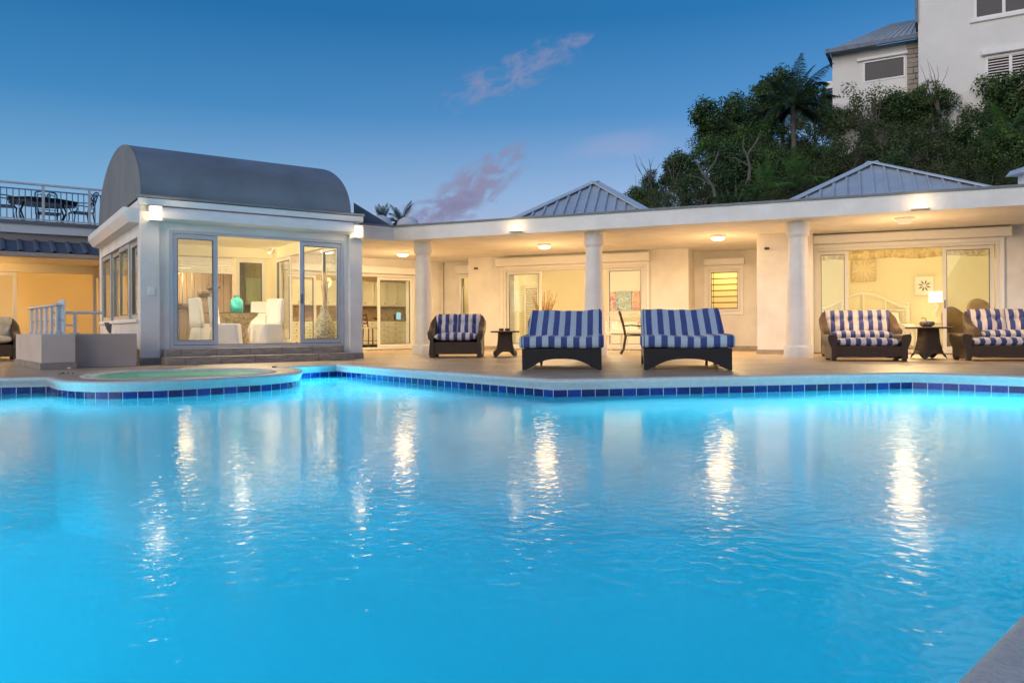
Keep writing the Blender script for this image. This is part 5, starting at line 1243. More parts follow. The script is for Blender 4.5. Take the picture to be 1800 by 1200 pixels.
slip_chair('white slip-covered chair at the far left of the dining table', P3(364, 1.75), cc+math.radians(105))
slip_chair('white slip-covered chair at the right of the dining table, near the open door', P3(468, 1.10), cc-math.radians(62))
slip_chair('white slip-covered chair facing the pool behind the dining table', P3(456, 2.95), cc+math.radians(-22))
vz = thing('teal_vase', 'round teal glass vase standing on the glass dining table', 'vase', PV.w(hx(416, 1.85), 1.85, FZ+.7165))
MB().lathe([(.10, 0), (.125, .02), (.135, .10), (.13, .24), (.10, .30), (.065, .325), (.06, .36), (.07, .375), (.05, .375), (.05, .33), (.001, .33)], seg=32).build('vase_body', M['tealglass'], vz, smooth=True)
fv = thing('floor_vase', 'tall silver mosaic floor vase with glittering twigs behind the right sunroom door', 'vase', PV.w(hx(570, .75), .75, FZ))
MB().lathe([(.13, 0), (.19, .08), (.235, .24), (.23, .38), (.17, .54), (.10, .68), (.075, .80), (.09, .84), (.06, .84), (.05, .78), (.001, .7)], seg=40).build('vase_body', M['mosaic'], fv, smooth=True)
tw = MB(); random.seed(5)
for i in range(26):
    a = random.uniform(0, 2*PI); r = random.uniform(.02, .13); hgt_ = random.uniform(1.25, 1.72)
    tw.tube([(0.02*math.cos(a), .02*math.sin(a), .7), (r*.5*math.cos(a+.5), r*.5*math.sin(a+.5), 1.0), (r*.6*math.cos(a-.4), r*.6*math.sin(a-.4), 1.3), (r*math.cos(a), r*math.sin(a), hgt_)], [.012, .011, .010, .006], 5)
tw.build('twigs', M['sparkle'], fv)

# ================================================================== kitchen
kf = lambda px, py, yl: PV.hit(px, py, D_+yl)
def kbox(mb, pxa, pxb, y0, y1, z0, z1):
    mb.box(hx(pxa, D_+y0)-W_, hx(pxb, D_+y0)-W_, y0, y1, z0, z1); return mb
kg = PV.w(W_, D_, 0)
KB = 3.2
MB().box(-.3, ke+2, KB, KB+.12, 0, 2.7).build('back_wall', M['splash'], kt)
MB().box(-.3, ke+2, .2, KB, .012, .016).build('kitchen_floor', M['deck'], kt)
MB().box(ke+1.9, ke+2, .2, KB, 0, 2.7).build('inner_side_wall', M['plaster_in'], kt)
cab = thing('kitchen_cabinets', 'cream kitchen cabinets with granite counter behind the kitchen doors', 'cabinet', PV.w(W_, D_, 0.016), PV.a)
U = hx(717, D_+2.8)-W_
body = MB().box(.0, U, 2.6, KB-.002, .09, .88).build('base_units', M['cabinet'], cab)
ct = MB().box(-.02, U+.03, 2.56, KB-.002, .882, .92).build('counter', M['counter'], cab, bevel=.006)
uw = MB().box(.0, U-.05, 2.82, KB-.002, 1.38, 2.2).build('wall_units', M['cabinet'], cab)
x = .02
while x < U-.45:
    d_ = MB(); frame_panel(d_, x+.01, x+.41, 1.40, 2.18, 2.795, 2.818, .055); d_.box(x+.065, x+.355, 2.805, 2.815, 1.455, 2.125); d_ = d_.build('cupboard_door', M['cabinet'], cab, bevel=.003)
    MB().lathe([(.012, 0), (.018, .02), (.001, .025)], M4=Matrix.Translation((x+(.36 if int(x*10) % 2 else .06), 2.795, 1.48)) @ Matrix.Rotation(PI/2, 4, 'X'), seg=10).build('knob', M['bronze'], d_)
    for k in range(4):
        z = .12+k*.19; d_ = MB(); d_.box(x+.01, x+.41, 2.575, 2.598, z, z+.175); d_ = d_.build('drawer', M['cabinet'], cab, bevel=.006)
        MB().lathe([(.012, 0), (.018, .02), (.001, .025)], M4=Matrix.Translation((x+.21, 2.575, z+.09)) @ Matrix.Rotation(PI/2, 4, 'X'), seg=10).build('knob', M['bronze'], d_)
    x += .43
def on_counter(name, label, px, mb, mat, cat, yl=2.75, z=.9365, rz=PV.a):
    o = mb.build(name, M[mat], smooth='auto'); o.location = PV.w(hx(px, D_+yl), D_+yl, z); o.rotation_euler = (0, 0, rz); tag(o, label, cat)
tbx_ = MB().box(-.08, .08, -.01, .01, 0, .26); swap(tbx_, Matrix.Rotation(math.radians(-18), 4, 'X') @ Matrix.Rotation(math.radians(12), 4, 'Y'))
tbt = tbx_.build('tablet', M['screen'], bevel=.004); tbt.location = PV.w(hx(700, D_+2.7), D_+2.7, .95); tbt.rotation_euler = (0, 0, PV.a); tag(tbt, 'glowing tablet leaning on the kitchen counter', 'tablet')
on_counter('spice_jar', 'dark jar on the kitchen counter left of the tablet', 693, MB().lathe([(.05, 0), (.06, .03), (.06, .15), (.04, .18), (.001, .18)], seg=16), 'bronze', 'jar')
on_counter('toaster', 'small patterned box on the kitchen counter left of the jar', 686, MB().box(-.10, .10, -.06, .06, 0, .17), 'counter', 'toaster')
on_counter('coffee_pot', 'dark coffee pot on the kitchen counter right of the tablet', 710, MB().lathe([(.07, 0), (.075, .14), (.05, .2), (.001, .2)], seg=16), 'alu_dark', 'coffee pot')
on_counter('fruit_basket', 'low wooden fruit basket on the kitchen counter above the bar stool', 664, MB().lathe([(.10, 0), (.18, .07), (.17, .07), (.09, .02), (.001, .02)], seg=18), 'wood', 'basket')
stl = thing('bar_stool', 'dark wooden bar stool in the open kitchen doorway', 'bar stool', PV.w(hx(651, D_+.75), D_+.75, .016), PV.a+math.radians(95))
for sx in (-1, 1):
    for sy in (-1, 1): MB().bar((sx*.19, sy*.19, 0), (sx*.16, sy*.16, .62), .035, .035).build('leg', M['wood'], stl, bevel=.004)
    MB().bar((sx*.16, .17, .62), (sx*.16, .25, 1.08), .03, .035).build('back_post', M['wood'], stl, bevel=.004)
    MB().bar((sx*.17, -.18, .25), (sx*.17, .18, .25), .02, .02).build('stretcher', M['wood'], stl)
MB().box(-.20, .20, -.20, .20, .621, .66).build('seat', M['cream_fabric'], stl, bevel=.015)
for z in (.78, .90, 1.03): MB().box(-.145, .145, .19+(z-.62)*.16, .205+(z-.62)*.16, z-.025, z+.03).build('back_slat', M['wood'], stl, bevel=.004)

# ================================================================== living room contents
def picture(name, label, pxa, pya, pxb, pyb, yl, mat, cat='painting', fr=None, F_=LG, th=.04):
    x0, z1 = F_.hit(pxa, pya, yl); x1, z0 = F_.hit(pxb, pyb, yl)
    t = thing(name, label, cat, F_.w((x0+x1)/2, yl, (z0+z1)/2), F_.a); w2, h2 = abs(x1-x0)/2, abs(z1-z0)/2
    if fr:
        f_ = MB(); frame_panel(f_, -w2, w2, -h2, h2, -th, -.001, .03); f_.build('frame', M[fr], t, bevel=.004); MB().box(-w2+.03, w2-.03, -th+.012, -.002, -h2+.03, h2-.03).build('canvas', M[mat], t)
    else: MB().box(-w2, w2, -th, -.001, -h2, h2).build('canvas', M[mat], t)
    return t, w2, h2
picture('painting', 'unframed painting of a figure in red, leftmost of three behind the living room door', 1072, 513, 1083, 545, 9.78, 'art1')
picture('painting', 'unframed green and brown painting of dancers, middle of the row of three', 1084, 512, 1110, 545, 9.78, 'art2')
picture('painting', 'unframed orange painting with a tall figure, rightmost of the row of three', 1111.5, 512, 1125, 545, 9.78, 'art3')
picture('painting', 'red and blue painting just left of the middle column on the living room wall', 1029, 514, 1046, 548, 9.78, 'art4')
bv = thing('branch_vase', 'tall vase of bare brown branches inside the open living room door', 'vase', LG.w(LG.hit(955, 500, 6.2)[0], 6.2, .016))
MB().lathe([(.12, 0), (.16, .1), (.15, .45), (.09, .6), (.10, .66), (.08, .66), (.07, .6), (.001, .55)], seg=24).build('vase_body', M['cream_fabric'], bv, smooth=True)
tw = MB(); random.seed(11)
for i in range(34):
    a = random.uniform(0, 2*PI); r = random.uniform(.05, .42); h1 = random.uniform(1.35, 1.78); b2 = a+random.uniform(-.4, .4)
    tw.tube([(0, 0, .55), (r*.35*math.cos(b2), r*.35*math.sin(b2)*.6, .95), (r*.75*math.cos(a), r*.75*math.sin(a)*.6, 1.3), (r*math.cos(a), r*math.sin(a)*.6, h1)], [.012, .011, .009, .006], 5)
tw.build('branches', M['twig'], bv)
sf_ = thing('sofa', 'white slip-covered sofa under the paintings in the living room', 'sofa', LG.w(LG.hit(1098, 500, 8.6)[0], 8.6, .016), LG.a)
MB().box(-1.1, 1.1, -.42, .42, .05, .40).build('base', M['linen'], sf_, bevel=.04, seg=3)
MB().box(-1.1, 1.1, .18, .42, .401, .80).build('backrest', M['linen'], sf_, bevel=.06, seg=3)
for s in (-1, 1): MB().box(s*1.1, s*.90, -.42, .179, .401, .62).build('armrest', M['linen'], sf_, bevel=.05, seg=3)
cushion(.9, .6, .16, 'seat_cushion', M['linen'], sf_, (-.45, -.10, .47)); cushion(.9, .6, .16, 'seat_cushion', M['linen'], sf_, (.45, -.10, .47))
cushion(.42, .42, .14, 'throw_pillow', M['art5'], sf_, (.62, .05, .72), rx=math.radians(70))
cb = thing('glass_shelf', 'small white shelf with white items in the left living room window', 'shelf', LG.w(LG.hit(905, 500, 7.6)[0], 7.6, 1.15), LG.a)
MB().box(-.18, .18, -.10, .10, 0, .03).build('board', M['linen'], cb); MB().lathe([(.03, .031), (.05, .09), (.03, .14), (.001, .14)], c=(-.05, 0, 0), seg=12).build('bottle', M['linen'], cb, smooth=True)

# ================================================================== bedroom contents
BB = 8.38
hb0, hb1 = LG.hit(1443, 500, 7.9)[0], LG.hit(1598, 500, 7.9)[0]; bc = (hb0+hb1)/2; bh = (hb1-hb0)/2
bed = thing('bed', 'white bed with arched scrolled headboard in the bedroom', 'bed', LG.w(bc, 7.9, .016), LG.a)
h_ = MB()
for s in (-1, 1): h_.box(s*bh-.04, s*bh+.04, .30, .38, 0, 1.20); h_.lathe([(.05, 1.20), (.055, 1.24), (.001, 1.28)], c=(s*bh, .34, 0), seg=12)
for z0_, k in ((1.12, .42), (1.05, .0)):
    h_.tube([(-bh+2*bh*i/20, .34, z0_+k*math.sin(PI*i/20)**1.6) for i in range(21)], .028, 8)
for i in (5, 10, 15): x = -bh+2*bh*i/20; h_.tube([(x, .34, 1.05), (x, .34, 1.12+.42*math.sin(PI*i/20)**1.6)], .02, 6)
h_.tube([(-bh, .34, .72), (bh, .34, .72)], .02, 6); h_.build('headboard', M['linen'], bed, smooth='auto')
sc_m = MB(); random.seed(2)
for i in range(30):
    x = -bh+.06+(2*bh-.12)*(i+.5)/30
    for z in (.80, .93): r = .055; s0_ = random.choice((-1, 1)); sc_m.tube([(x+s0_*r*math.cos(a*PI/5)*(1-a*.06), .34, z+r*math.sin(a*PI/5)*(1-a*.06)) for a in range(9)], .009, 5)
sc_m.build('scrollwork', M['linen'], bed)
MB().box(-bh+.05, bh-.05, -1.7, .28, .10, .38).build('base', M['linen'], bed, bevel=.02)
MB().box(-bh+.03, bh-.03, -1.72, .27, .381, .66).build('mattress', M['linen'], bed, bevel=.08, seg=4)
f_ = MB()
f_.tube([(-bh+2*bh*i/20, -1.80, .52+.42*math.sin(PI*i/20)**1.8) for i in range(21)], .03, 8)
for i in range(1, 20): x = -bh+2*bh*i/20; f_.box(x-.03, x+.03, -1.805, -1.795, .1, .52+.42*math.sin(PI*i/20)**1.8)
for s in (-1, 1): f_.box(s*bh-.04, s*bh+.04, -1.84, -1.76, 0, .62)
f_.build('footboard', M['linen'], bed, smooth='auto')
for i, x in enumerate((-.5, .5)): cushion(.7, .45, .18, 'pillow', M['linen'], bed, (x*bh*.95, .08, .80), rx=math.radians(55))
def nightstand(label, px):
    x = LG.hit(px, 500, 7.9)[0]; t = thing('nightstand', label, 'nightstand', LG.w(x, 7.95, .016), LG.a, 'white nightstands beside the bed')
    MB().box(-.30, .30, -.22, .22, .08, .66).build('body', M['cabinet'], t, bevel=.008); MB().box(-.33, .33, -.25, .24, .661, .70).build('top', M['cabinet'], t, bevel=.008)
    for k in range(3):
        d_ = MB().box(-.27, .27, -.24, -.221, .12+k*.175, .28+k*.175).build('drawer', M['cabinet'], t, bevel=.006); MB().lathe([(.012, 0), (.02, .02), (.001, .03)], M4=Matrix.Translation((0, -.24, .20+k*.175)) @ Matrix.Rotation(PI/2, 4, 'X'), seg=10).build('knob', M['bronze'], d_)
    for sx in (-1, 1): MB().box(sx*.27-.02, sx*.27+.02, -.2, .2, 0, .079).build('foot', M['cabinet'], t)
    return x
n1 = nightstand('white nightstand under the lit seahorse lamp', 1648); n0 = nightstand('white nightstand left of the bed, just right of the rightmost column', 1424)
lp_ = thing('table_lamp', 'lit table lamp with seahorse shaped base on the nightstand', 'lamp', LG.w(n1-.02, 7.9, .7165), LG.a)
MB().lathe([(.10, 0), (.10, .025), (.04, .03), (.001, .03)], seg=24).build('foot', M['linen'], lp_, smooth='auto')
MB().tube([(.03, 0, .03), (.06, 0, .07), (.02, 0, .10), (-.03, 0, .08), (-.015, 0, .05)], [.012, .018, .02, .014, .008], 10).build('seahorse_tail', M['linen'], lp_, smooth=True)
MB().tube([(.02, 0, .10), (-.03, 0, .16), (-.045, 0, .24), (-.01, 0, .34), (.015, 0, .40), (.0, 0, .46), (-.03, 0, .48), (-.075, 0, .455), (-.10, 0, .44)], [.02, .034, .05, .05, .036, .038, .032, .014, .01], 12).build('seahorse_body', M['linen'], lp_, smooth=True)
MB().tube([(0, 0, .47), (0, 0, .60)], .008, 6).build('stem', M['alu_warm'], lp_)
lsh = MB(); lsh.lathe([(.20, .55), (.185, .84)], seg=36); lsh.f = lsh.f[:-2]; lsh.build('lamp_shade', M['shade'], lp_, smooth=True)
lamp('lamp_light', 'POINT', (0, 0, .70), 24, (1.0, .80, .36), .08, lp_)
lp2 = dup(lp_, LG.w(n0-.1, 7.9, .7165), LG.a, 'lit bedside lamp hidden behind the rightmost column')
t, w2, h2 = picture('starburst_picture', 'square beige starburst wall panel above the bed', 1497, 452, 1540, 494, BB, 'burst', 'picture')
t, w2, h2 = picture('starfish_picture', 'framed starfish-like radial print beside the seahorse lamp', 1607, 486, 1642, 519, BB, 'linen', 'picture', 'alu_warm', th=.06)
sfm = MB()
for k in range(8):
    a = 2*PI*k/8+.3; R = Matrix.Translation((0, -.055, 0)) @ Matrix.Rotation(a, 4, 'Y')
    sfm.add([tuple(R @ Vector(p)) for p in ((.03, 0, 0), (.10, 0, .022), (min(w2, h2)*.72, 0, 0), (.10, 0, -.022), (.03, .006, 0), (.10, .006, .022), (min(w2, h2)*.72, .006, 0), (.10, .006, -.022))], [(0,1,2,3),(4,7,6,5),(0,4,5,1),(1,5,6,2),(2,6,7,3),(3,7,4,0)])
sfm.build('starfish_print', M['leafprint'], t)
t, w2, h2 = picture('round_shell_picture', 'small framed print just right of the rightmost column', 1413, 491, 1429, 522, BB, 'linen', 'picture', 'alu_warm', th=.05)
MB().lathe([(.09, 0), (.07, .01), (.05, .0), (.03, .012), (.001, .012)], M4=Matrix.Translation((0, -.045, 0)) @ Matrix.Rotation(PI/2, 4, 'X'), seg=20).build('print', M['leafprint'], t, smooth='auto')
# picture on the bedroom side wall, two stacked panels
for (pya, pyb, lb4, mt) in ((447, 482, 'upper pale abstract panel on the right bedroom wall', 'abs1'), (483, 510, 'lower pale abstract panel on the right bedroom wall', 'abs2')):
    ya, za = LG.hitx(1716, pya, 14.58); yb2, zb = LG.hitx(1743, pyb, 14.58)
    o = MB().box(14.52, 14.585, min(ya, yb2), max(ya, yb2), min(za, zb), max(za, zb)); cxx = (14.55, (ya+yb2)/2, (za+zb)/2); o.v = [(a-cxx[0], b-cxx[1], c-cxx[2]) for a, b, c in o.v]
    o = o.build('wall_panel', M[mt]); o.location = LG.w(*cxx); o.rotation_euler = (0, 0, LG.a); tag(o, lb4, 'picture')
# valance curtain
vt = thing('valance', 'pleated beige patterned curtain valance across the top of the bedroom doors', 'curtain', LG.w(r0+.1, YN+.42, 2.72), LG.a)
vm = MB(); Lv = r1-r0-.1; n = 260
zt_ = -.05; A1 = []; A2 = []; A3 = []
for i in range(n+1):
    x = Lv*i/n; w_ = .03*math.sin(x*16)+.018*math.sin(x*37+1); A1.append((x, w_*.3, zt_)); A2.append((x, w_*.8, -.30)); A3.append((x, w_*1.2, -.56+.022*math.sin(x*5.3)))
vm.loft([A1, A2, A3], cap=False, closed=False); v_ = vm.build('fabric', M['valance'], vt, smooth=True)
v_.modifiers.new('s', 'SOLIDIFY').thickness = .01
MB().tube([(0, 0, -.04), (Lv, 0, -.04)], .02, 8).build('rod', M['alu_warm'], vt)
# tan woven chairs in the bedroom
def bucket(label, px, yl, s=1.0):
    t = thing('woven_chair', label, 'chair', LG.w(LG.hit(px, 500, yl)[0], yl, .016), LG.a+math.radians(25), 'tan woven tub chairs in the bedroom'); rings = []
    for z, r, k in ((.10, .25, 0), (.25, .30, 0), (.42, .34, 0)): rings.append([(r*math.cos(2*PI*i/28), r*math.sin(2*PI*i/28), z) for i in range(28)])
    MB().loft(rings).build('seat_drum', M['wicker_tan'], t, smooth='auto')
    a_ = [(-.34*math.cos(PI*i/20-.35*0), .34*math.sin(PI*i/20), .42+.0*i) for i in range(21)]
    b_ = [(-.37*math.cos(PI*i/20), .38*math.sin(PI*i/20), .62+.38*math.sin(PI*i/20)**1.5) for i in range(21)]
    o = MB().loft([a_, b_], cap=False, closed=False).build('backrest', M['wicker_tan'], t, smooth=True); o.modifiers.new('s', 'SOLIDIFY').thickness = .05
    for sx in (-1, 1):
        for sy in (-1, 1): MB().bar((sx*.17, sy*.17, 0), (sx*.17, sy*.17, .11), .04, .04).build('leg', M['wicker_tan'], t)
    for c_ in kids(t): pass
    t.scale = (s, s, s); return t
bucket('tan woven tub chair low behind the right side table', 1688, 4.25, 1.05)
bucket('tan woven tub chair whose round top shows above the right edge armchair', 1738, 6.4, 1.30)

# ================================================================== roof terrace furniture (seen from below)
TG = 'black cast iron chairs on the roof terrace'
def PT(px, yl, z=3.301): return PV.w(hx(px, yl), yl, z)
iron_chair('black cast iron chair at the far left end of the roof terrace', PT(8, 7.7), PV.a+math.radians(80), TG, 'iron', cush=None, name='cast_iron_chair', s=1.05)
iron_chair('black cast iron chair facing the railing behind the roof terrace table', PT(86, 8.9), PV.a+math.radians(4), TG, 'iron', cush=None, name='cast_iron_chair', s=1.15)
iron_chair('black cast iron chair at the right end of the roof terrace table', PT(143, 7.8), PV.a-math.radians(78), TG, 'iron', cush=None, name='cast_iron_chair', s=1.0)
tt = thing('terrace_table', 'black cast iron table among the roof terrace chairs', 'table', PT(76, 8.0), PV.a)
MB().prism([(.85*math.cos(2*PI*k/8+PI/8), .60*math.sin(2*PI*k/8+PI/8)) for k in range(8)], .68, .72, 'z').build('table_top', M['iron'], tt, bevel=.01)
MB().prism([(.80*math.cos(2*PI*k/8+PI/8), .55*math.sin(2*PI*k/8+PI/8)) for k in range(8)], .60, .679, 'z').build('apron', M['iron'], tt)
for sx in (-1, 1):
    for sy in (-1, 1): MB().tube([(sx*.55, sy*.40, 0), (sx*.42, sy*.28, .15), (sx*.50, sy*.35, .40), (sx*.42, sy*.28, .60)], .022, 8).build('leg', M['iron'], tt, smooth='auto')
# leaf litter near the white post
lf = MB(); random.seed(4)
for i in range(7): a = random.uniform(0, 6); x, y = random.uniform(-.1, .1), random.uniform(-.06, .06); lf.add([(x, y, .008), (x+.05*math.cos(a), y+.05*math.sin(a), .03), (x+.08*math.cos(a), y+.08*math.sin(a), .012), (x+.04*math.cos(a+.5), y+.04*math.sin(a+.5), .008)], [(0, 1, 2, 3)])
g = ground(116, 658.5); o = lf.build('dry_leaf', M['wood'], fix=False); o.location = (g.x, g.y, 0.002); tag(o, 'small dark dry leaf on the spa rim below the white post', 'leaf')
g = ground(478, 647); o = MB().lathe([(.04, 0), (.035, .02), (.001, .025)], seg=14).build('spa_button', M['black']); o.location = (g.x, g.y+.12, 0.008); tag(o, 'tiny black button set in the paving behind the spa', 'button')
# ================================================================== hill and vegetation
def hillz(x, y):
    k = 0.45*(min(x, 22)-4)+0.45*(min(y, 36)-26)
    if y > 36: k -= (y-36)*0.25
    if y < 27: k -= (27-y)*0.8
    b = 0.35*math.sin(x*.7+y*.3)+0.25*math.sin(x*.31-y*.9)
    z = k+b*min(max(k, 0)/2, 1)
    hx_, hy_ = HF.l(x, y)
    if hy_ > -2.5 and hx_ > -1: z = min(z, 8.3)
    return max(z, -0.3)
nx, ny = 70, 50; mb = MB(); X0, X1, Y0, Y1 = -12, 75, 23, 90
mb.add([(X0+(X1-X0)*i/nx, Y0+(Y1-Y0)*j/ny, hillz(X0+(X1-X0)*i/nx, Y0+(Y1-Y0)*j/ny)) for j in range(ny+1) for i in range(nx+1)],
       [(j*(nx+1)+i, j*(nx+1)+i+1, (j+1)*(nx+1)+i+1, (j+1)*(nx+1)+i) for j in range(ny) for i in range(nx)])
hl = mb.build('hill', M['soil'], smooth=True, fix=False); tag(hl, kind='structure')
def crown_mesh(name, mat, seed, nclump, per, leaf, lobes=0.32, flat=0.8, droop=0.0, long=1.0, hollow=0.55):
    rnd = random.Random(seed); vs = []; fs = []; cl = []
    for i in range(nclump):
        while True:
            p = Vector((rnd.uniform(-1, 1), rnd.uniform(-1, 1), rnd.uniform(-.85, 1)))
            if hollow < p.length < 1.0: break
        p = p*rnd.uniform(.75, 1.12); p.z *= flat; cl.append((p, rnd.uniform(.6, 1.25)*lobes))
    for p, r in cl:
        for k in range(int(per*(r/lobes)**2)):
            d = Vector((rnd.gauss(0, 1), rnd.gauss(0, 1), rnd.gauss(0, 1))); d.normalize(); q = p+d*r*rnd.uniform(.45, 1.08); q.z -= droop*rnd.random()*r
            s = leaf*rnd.uniform(.6, 1.35); n = (d+Vector((rnd.gauss(0, .6), rnd.gauss(0, .6), rnd.gauss(.3, .6)))).normalized()
            u = n.orthogonal().normalized(); u = Matrix.Rotation(rnd.uniform(0, 2*PI), 3, n) @ u; v = n.cross(u)
            o = len(vs); vs += [q-u*s*long, q+v*s*.55-n*s*.10, q+u*s*long, q-v*s*.55-n*s*.10]; fs.append((o, o+1, o+2, o+3))
    me = bpy.data.meshes.new(name); me.from_pydata([tuple(v) for v in vs], [], fs); me.materials.append(mat); return me, cl
def limb_mesh(name, cl, seed, h0, r0=.06, mat=None):     # trunk with limbs reaching into the clumps; crown radius 1, crown centre at z=0, foot at z=-h0
    rnd = random.Random(seed); mb = MB(); top = Vector((0, 0, -.45))
    mb.tube([(0.03, 0, -h0), (-.03, .02, -h0*.7), (.05, 0, -.75), top], [r0*1.35, r0, r0*.8, r0*.7], 8)
    for p, r in cl[::2]:
        m = top.lerp(p, .5)+Vector((rnd.uniform(-.12, .12), rnd.uniform(-.12, .12), rnd.uniform(-.05, .12)))
        mb.tube([top+Vector((rnd.uniform(-.03, .03), 0, rnd.uniform(-.15, .1))), m, p], [r0*.55, r0*.3, r0*.10], 5)
    me = bpy.data.meshes.new(name); me.from_pydata(mb.v, [], mb.f); me.materials.append(mat or M['bark']); return me
KINDS = {}
for kn, mat, sd, nc, per, lf_, kw in (('broad', 'leaf', 1, 56, 230, .046, {}), ('airy', 'leaf', 2, 44, 170, .044, dict(lobes=.27)), ('brown', 'leaf_brown', 3, 34, 150, .036, dict(lobes=.30)),
                                    ('bright', 'leaf_bright', 4, 30, 150, .050, {}), ('bushy', 'leaf_brown', 5, 40, 150, .034, dict(flat=.7, lobes=.28)), ('dark', 'leaf', 6, 56, 210, .042, dict(flat=.75))):
    me, cl = crown_mesh(kn+'_foliage', M[mat], sd, nc, per, lf_, **kw); KINDS[kn] = (me, limb_mesh(kn+'_limbs', cl, sd+20, 2.2))
def tree(label, kn, px, py, rpx, Y, group=None, name='tree', cat='tree', rz=0.0, sq=1.0):
    c = at(px, py, Y); R = rpx/F*Y; gz = hillz(c.x, c.y); h = max(c.z-gz, R*.3)
    t = thing(name, label, cat, (c.x, c.y, gz-.1), rz, group)
    a = bpy.data.objects.new('crown', KINDS[kn][0]); COL.objects.link(a); a.parent = t; a.location = (0, 0, h+.1); a.scale = (R, R, R*sq)
    b = bpy.data.objects.new('trunk', KINDS[kn][1]); COL.objects.link(b); b.parent = t; b.location = (0, 0, h+.1); b.scale = (R, R, max(R*sq, (h+.1)/2.2) if (h+.1)/2.2 > R*.6 else R*.8)
    return t
TG_ = 'broad-leaved trees on the hill'
TREES = [
 ('low dark tree at the left foot of the wooded hill, beside the smaller hip roof', 'dark', 1125, 350, 30, 30),
 ('small ragged tree at the left tip of the hill wood with bare twigs above', 'airy', 1155, 325, 30, 31),
 ('drooping tree halfway down the left slope, its crown leaning left', 'broad', 1200, 300, 38, 32),
 ('large dark round tree on the left shoulder of the wood', 'broad', 1262, 215, 52, 35),
 ('tree between the left shoulder tree and the palm, with sky gaps', 'airy', 1325, 190, 48, 37),
 ('tall tree directly behind the palm crown', 'broad', 1375, 165, 48, 40),
 ('dark tree right of the palm, touching the hill house wall', 'airy', 1432, 185, 40, 40),
 ('fresh green tree low in front of the left shoulder tree', 'bright', 1250, 265, 40, 31),
 ('fresh green tree below the palm trunk', 'bright', 1340, 240, 42, 32),
 ('dark tree below the sky gaps left of the palm trunk', 'dark', 1290, 300, 52, 30),
 ('tree with pale twisted limbs above the fern clumps', 'airy', 1245, 330, 46, 28),
 ('dark tree filling the slope between the fern clumps and the palm', 'dark', 1360, 295, 50, 29),
 ('brownish bushy tree below the hill house, left', 'brown', 1440, 250, 60, 33),
 ('brownish tree in front of the small wing of the hill house', 'brown', 1515, 200, 55, 34),
 ('dark leafy tree under the window of the small wing', 'dark', 1590, 195, 50, 33),
 ('young leafy tree reaching up beside the stone corner of the hill house', 'airy', 1640, 170, 34, 32),
 ('dark bush below the louvred window of the hill house', 'dark', 1690, 205, 50, 33),
 ('dark tree at the right edge covering the lower part of the hill house', 'broad', 1790, 175, 62, 31),
 ('brown bushy tree in the middle of the slope above the larger hip roof', 'bushy', 1500, 280, 60, 28),
 ('dense bushy tree above the peak of the larger hip roof', 'bushy', 1600, 270, 62, 27),
 ('olive bushy tree right of the larger hip roof peak', 'brown', 1690, 285, 55, 26),
 ('dark bushy tree low at the right edge above the eave', 'dark', 1785, 270, 55, 25),
 ('bushy tree between the palm trunk and the brownish trees', 'bushy', 1420, 320, 45, 27),
 ('low dark bush behind the right slope of the smaller hip roof', 'bushy', 1180, 362, 34, 27),
 ('low bush behind the eave between the hip roofs', 'dark', 1290, 365, 40, 26),
]
rnd = random.Random(9)
for (lbl, kn, px, py, r, Y) in TREES:
    tree(lbl, kn, px, py, r, Y, TG_, rz=rnd.uniform(0, 6.28), sq=rnd.uniform(.85, 1.05))
# filler bushes clothing the slope
fill = [(1230, 352, 30, 27), (1330, 340, 34, 28), (1380, 350, 34, 27), (1450, 340, 34, 26.5), (1340, 270, 34, 31), (1400, 260, 36, 32), (1395, 215, 30, 36), (1470, 215, 34, 36), (1480, 310, 38, 28), (1550, 240, 40, 30), (1560, 300, 36, 26), (1640, 240, 42, 30), (1650, 310, 36, 25),
        (1730, 240, 42, 29), (1740, 310, 36, 24.5), (1560, 190, 30, 35), (1620, 215, 36, 33), (1660, 200, 34, 34), (1740, 200, 34, 33), (1750, 270, 40, 27), (1210, 330, 30, 29), (1160, 350, 26, 29), (1300, 250, 34, 34), (1250, 240, 36, 36), (1550, 330, 30, 25), (1430, 285, 36, 31), (1800, 320, 36, 23.8), (1480, 180, 24, 36.5), (1310, 225, 30, 38), (1350, 205, 26, 39)]
for i, (px, py, r, Y) in enumerate(fill):
    tree('dense dark shrub clothing the hillside between the larger trees', ['bushy', 'dark', 'brown'][i % 3], px, py, r*1.15, Y, 'shrubs clothing the hillside', name='shrub', cat='shrub', rz=i*1.3, sq=.9)
# leafless twigs
for j, (px, py, Y, s, lb5) in enumerate(((1138, 300, 30.5, 1.2, 'bare twiggy shoot poking above the left tip of the wood'), (1185, 298, 31, 1.0, 'bare twigs above the drooping tree'), (1650, 150, 31.5, 1.9, 'long bare shoots with few leaves in front of the hill house corner'), (1540, 205, 32, 1.6, 'pale dead branch rising in front of the small wing of the hill house'))):
    p = at(px, py+s*F/Y*.55, Y); mb = MB(); rd = random.Random(j+40)
    for k in range(5):
        a = rd.uniform(-.6, .6); x = rd.uniform(-.2, .2); pts = [(x*.3, 0, 0), (x+a*.3, rd.uniform(-.1, .1), s*.4), (x+a*.8, rd.uniform(-.2, .2), s*.75), (x+a*1.1, rd.uniform(-.2, .2), s*rd.uniform(.8, 1.1))]
        mb.tube(pts, [.02, .014, .009, .005], 5)
        if k % 2: mb.tube([pts[1], (pts[1][0]+rd.uniform(-.4, .4), 0, s*.8)], [.014, .005], 5)
    t = thing('bare_shoots', lb5, 'branches', p); mb.build('branches', M['bark'], t)
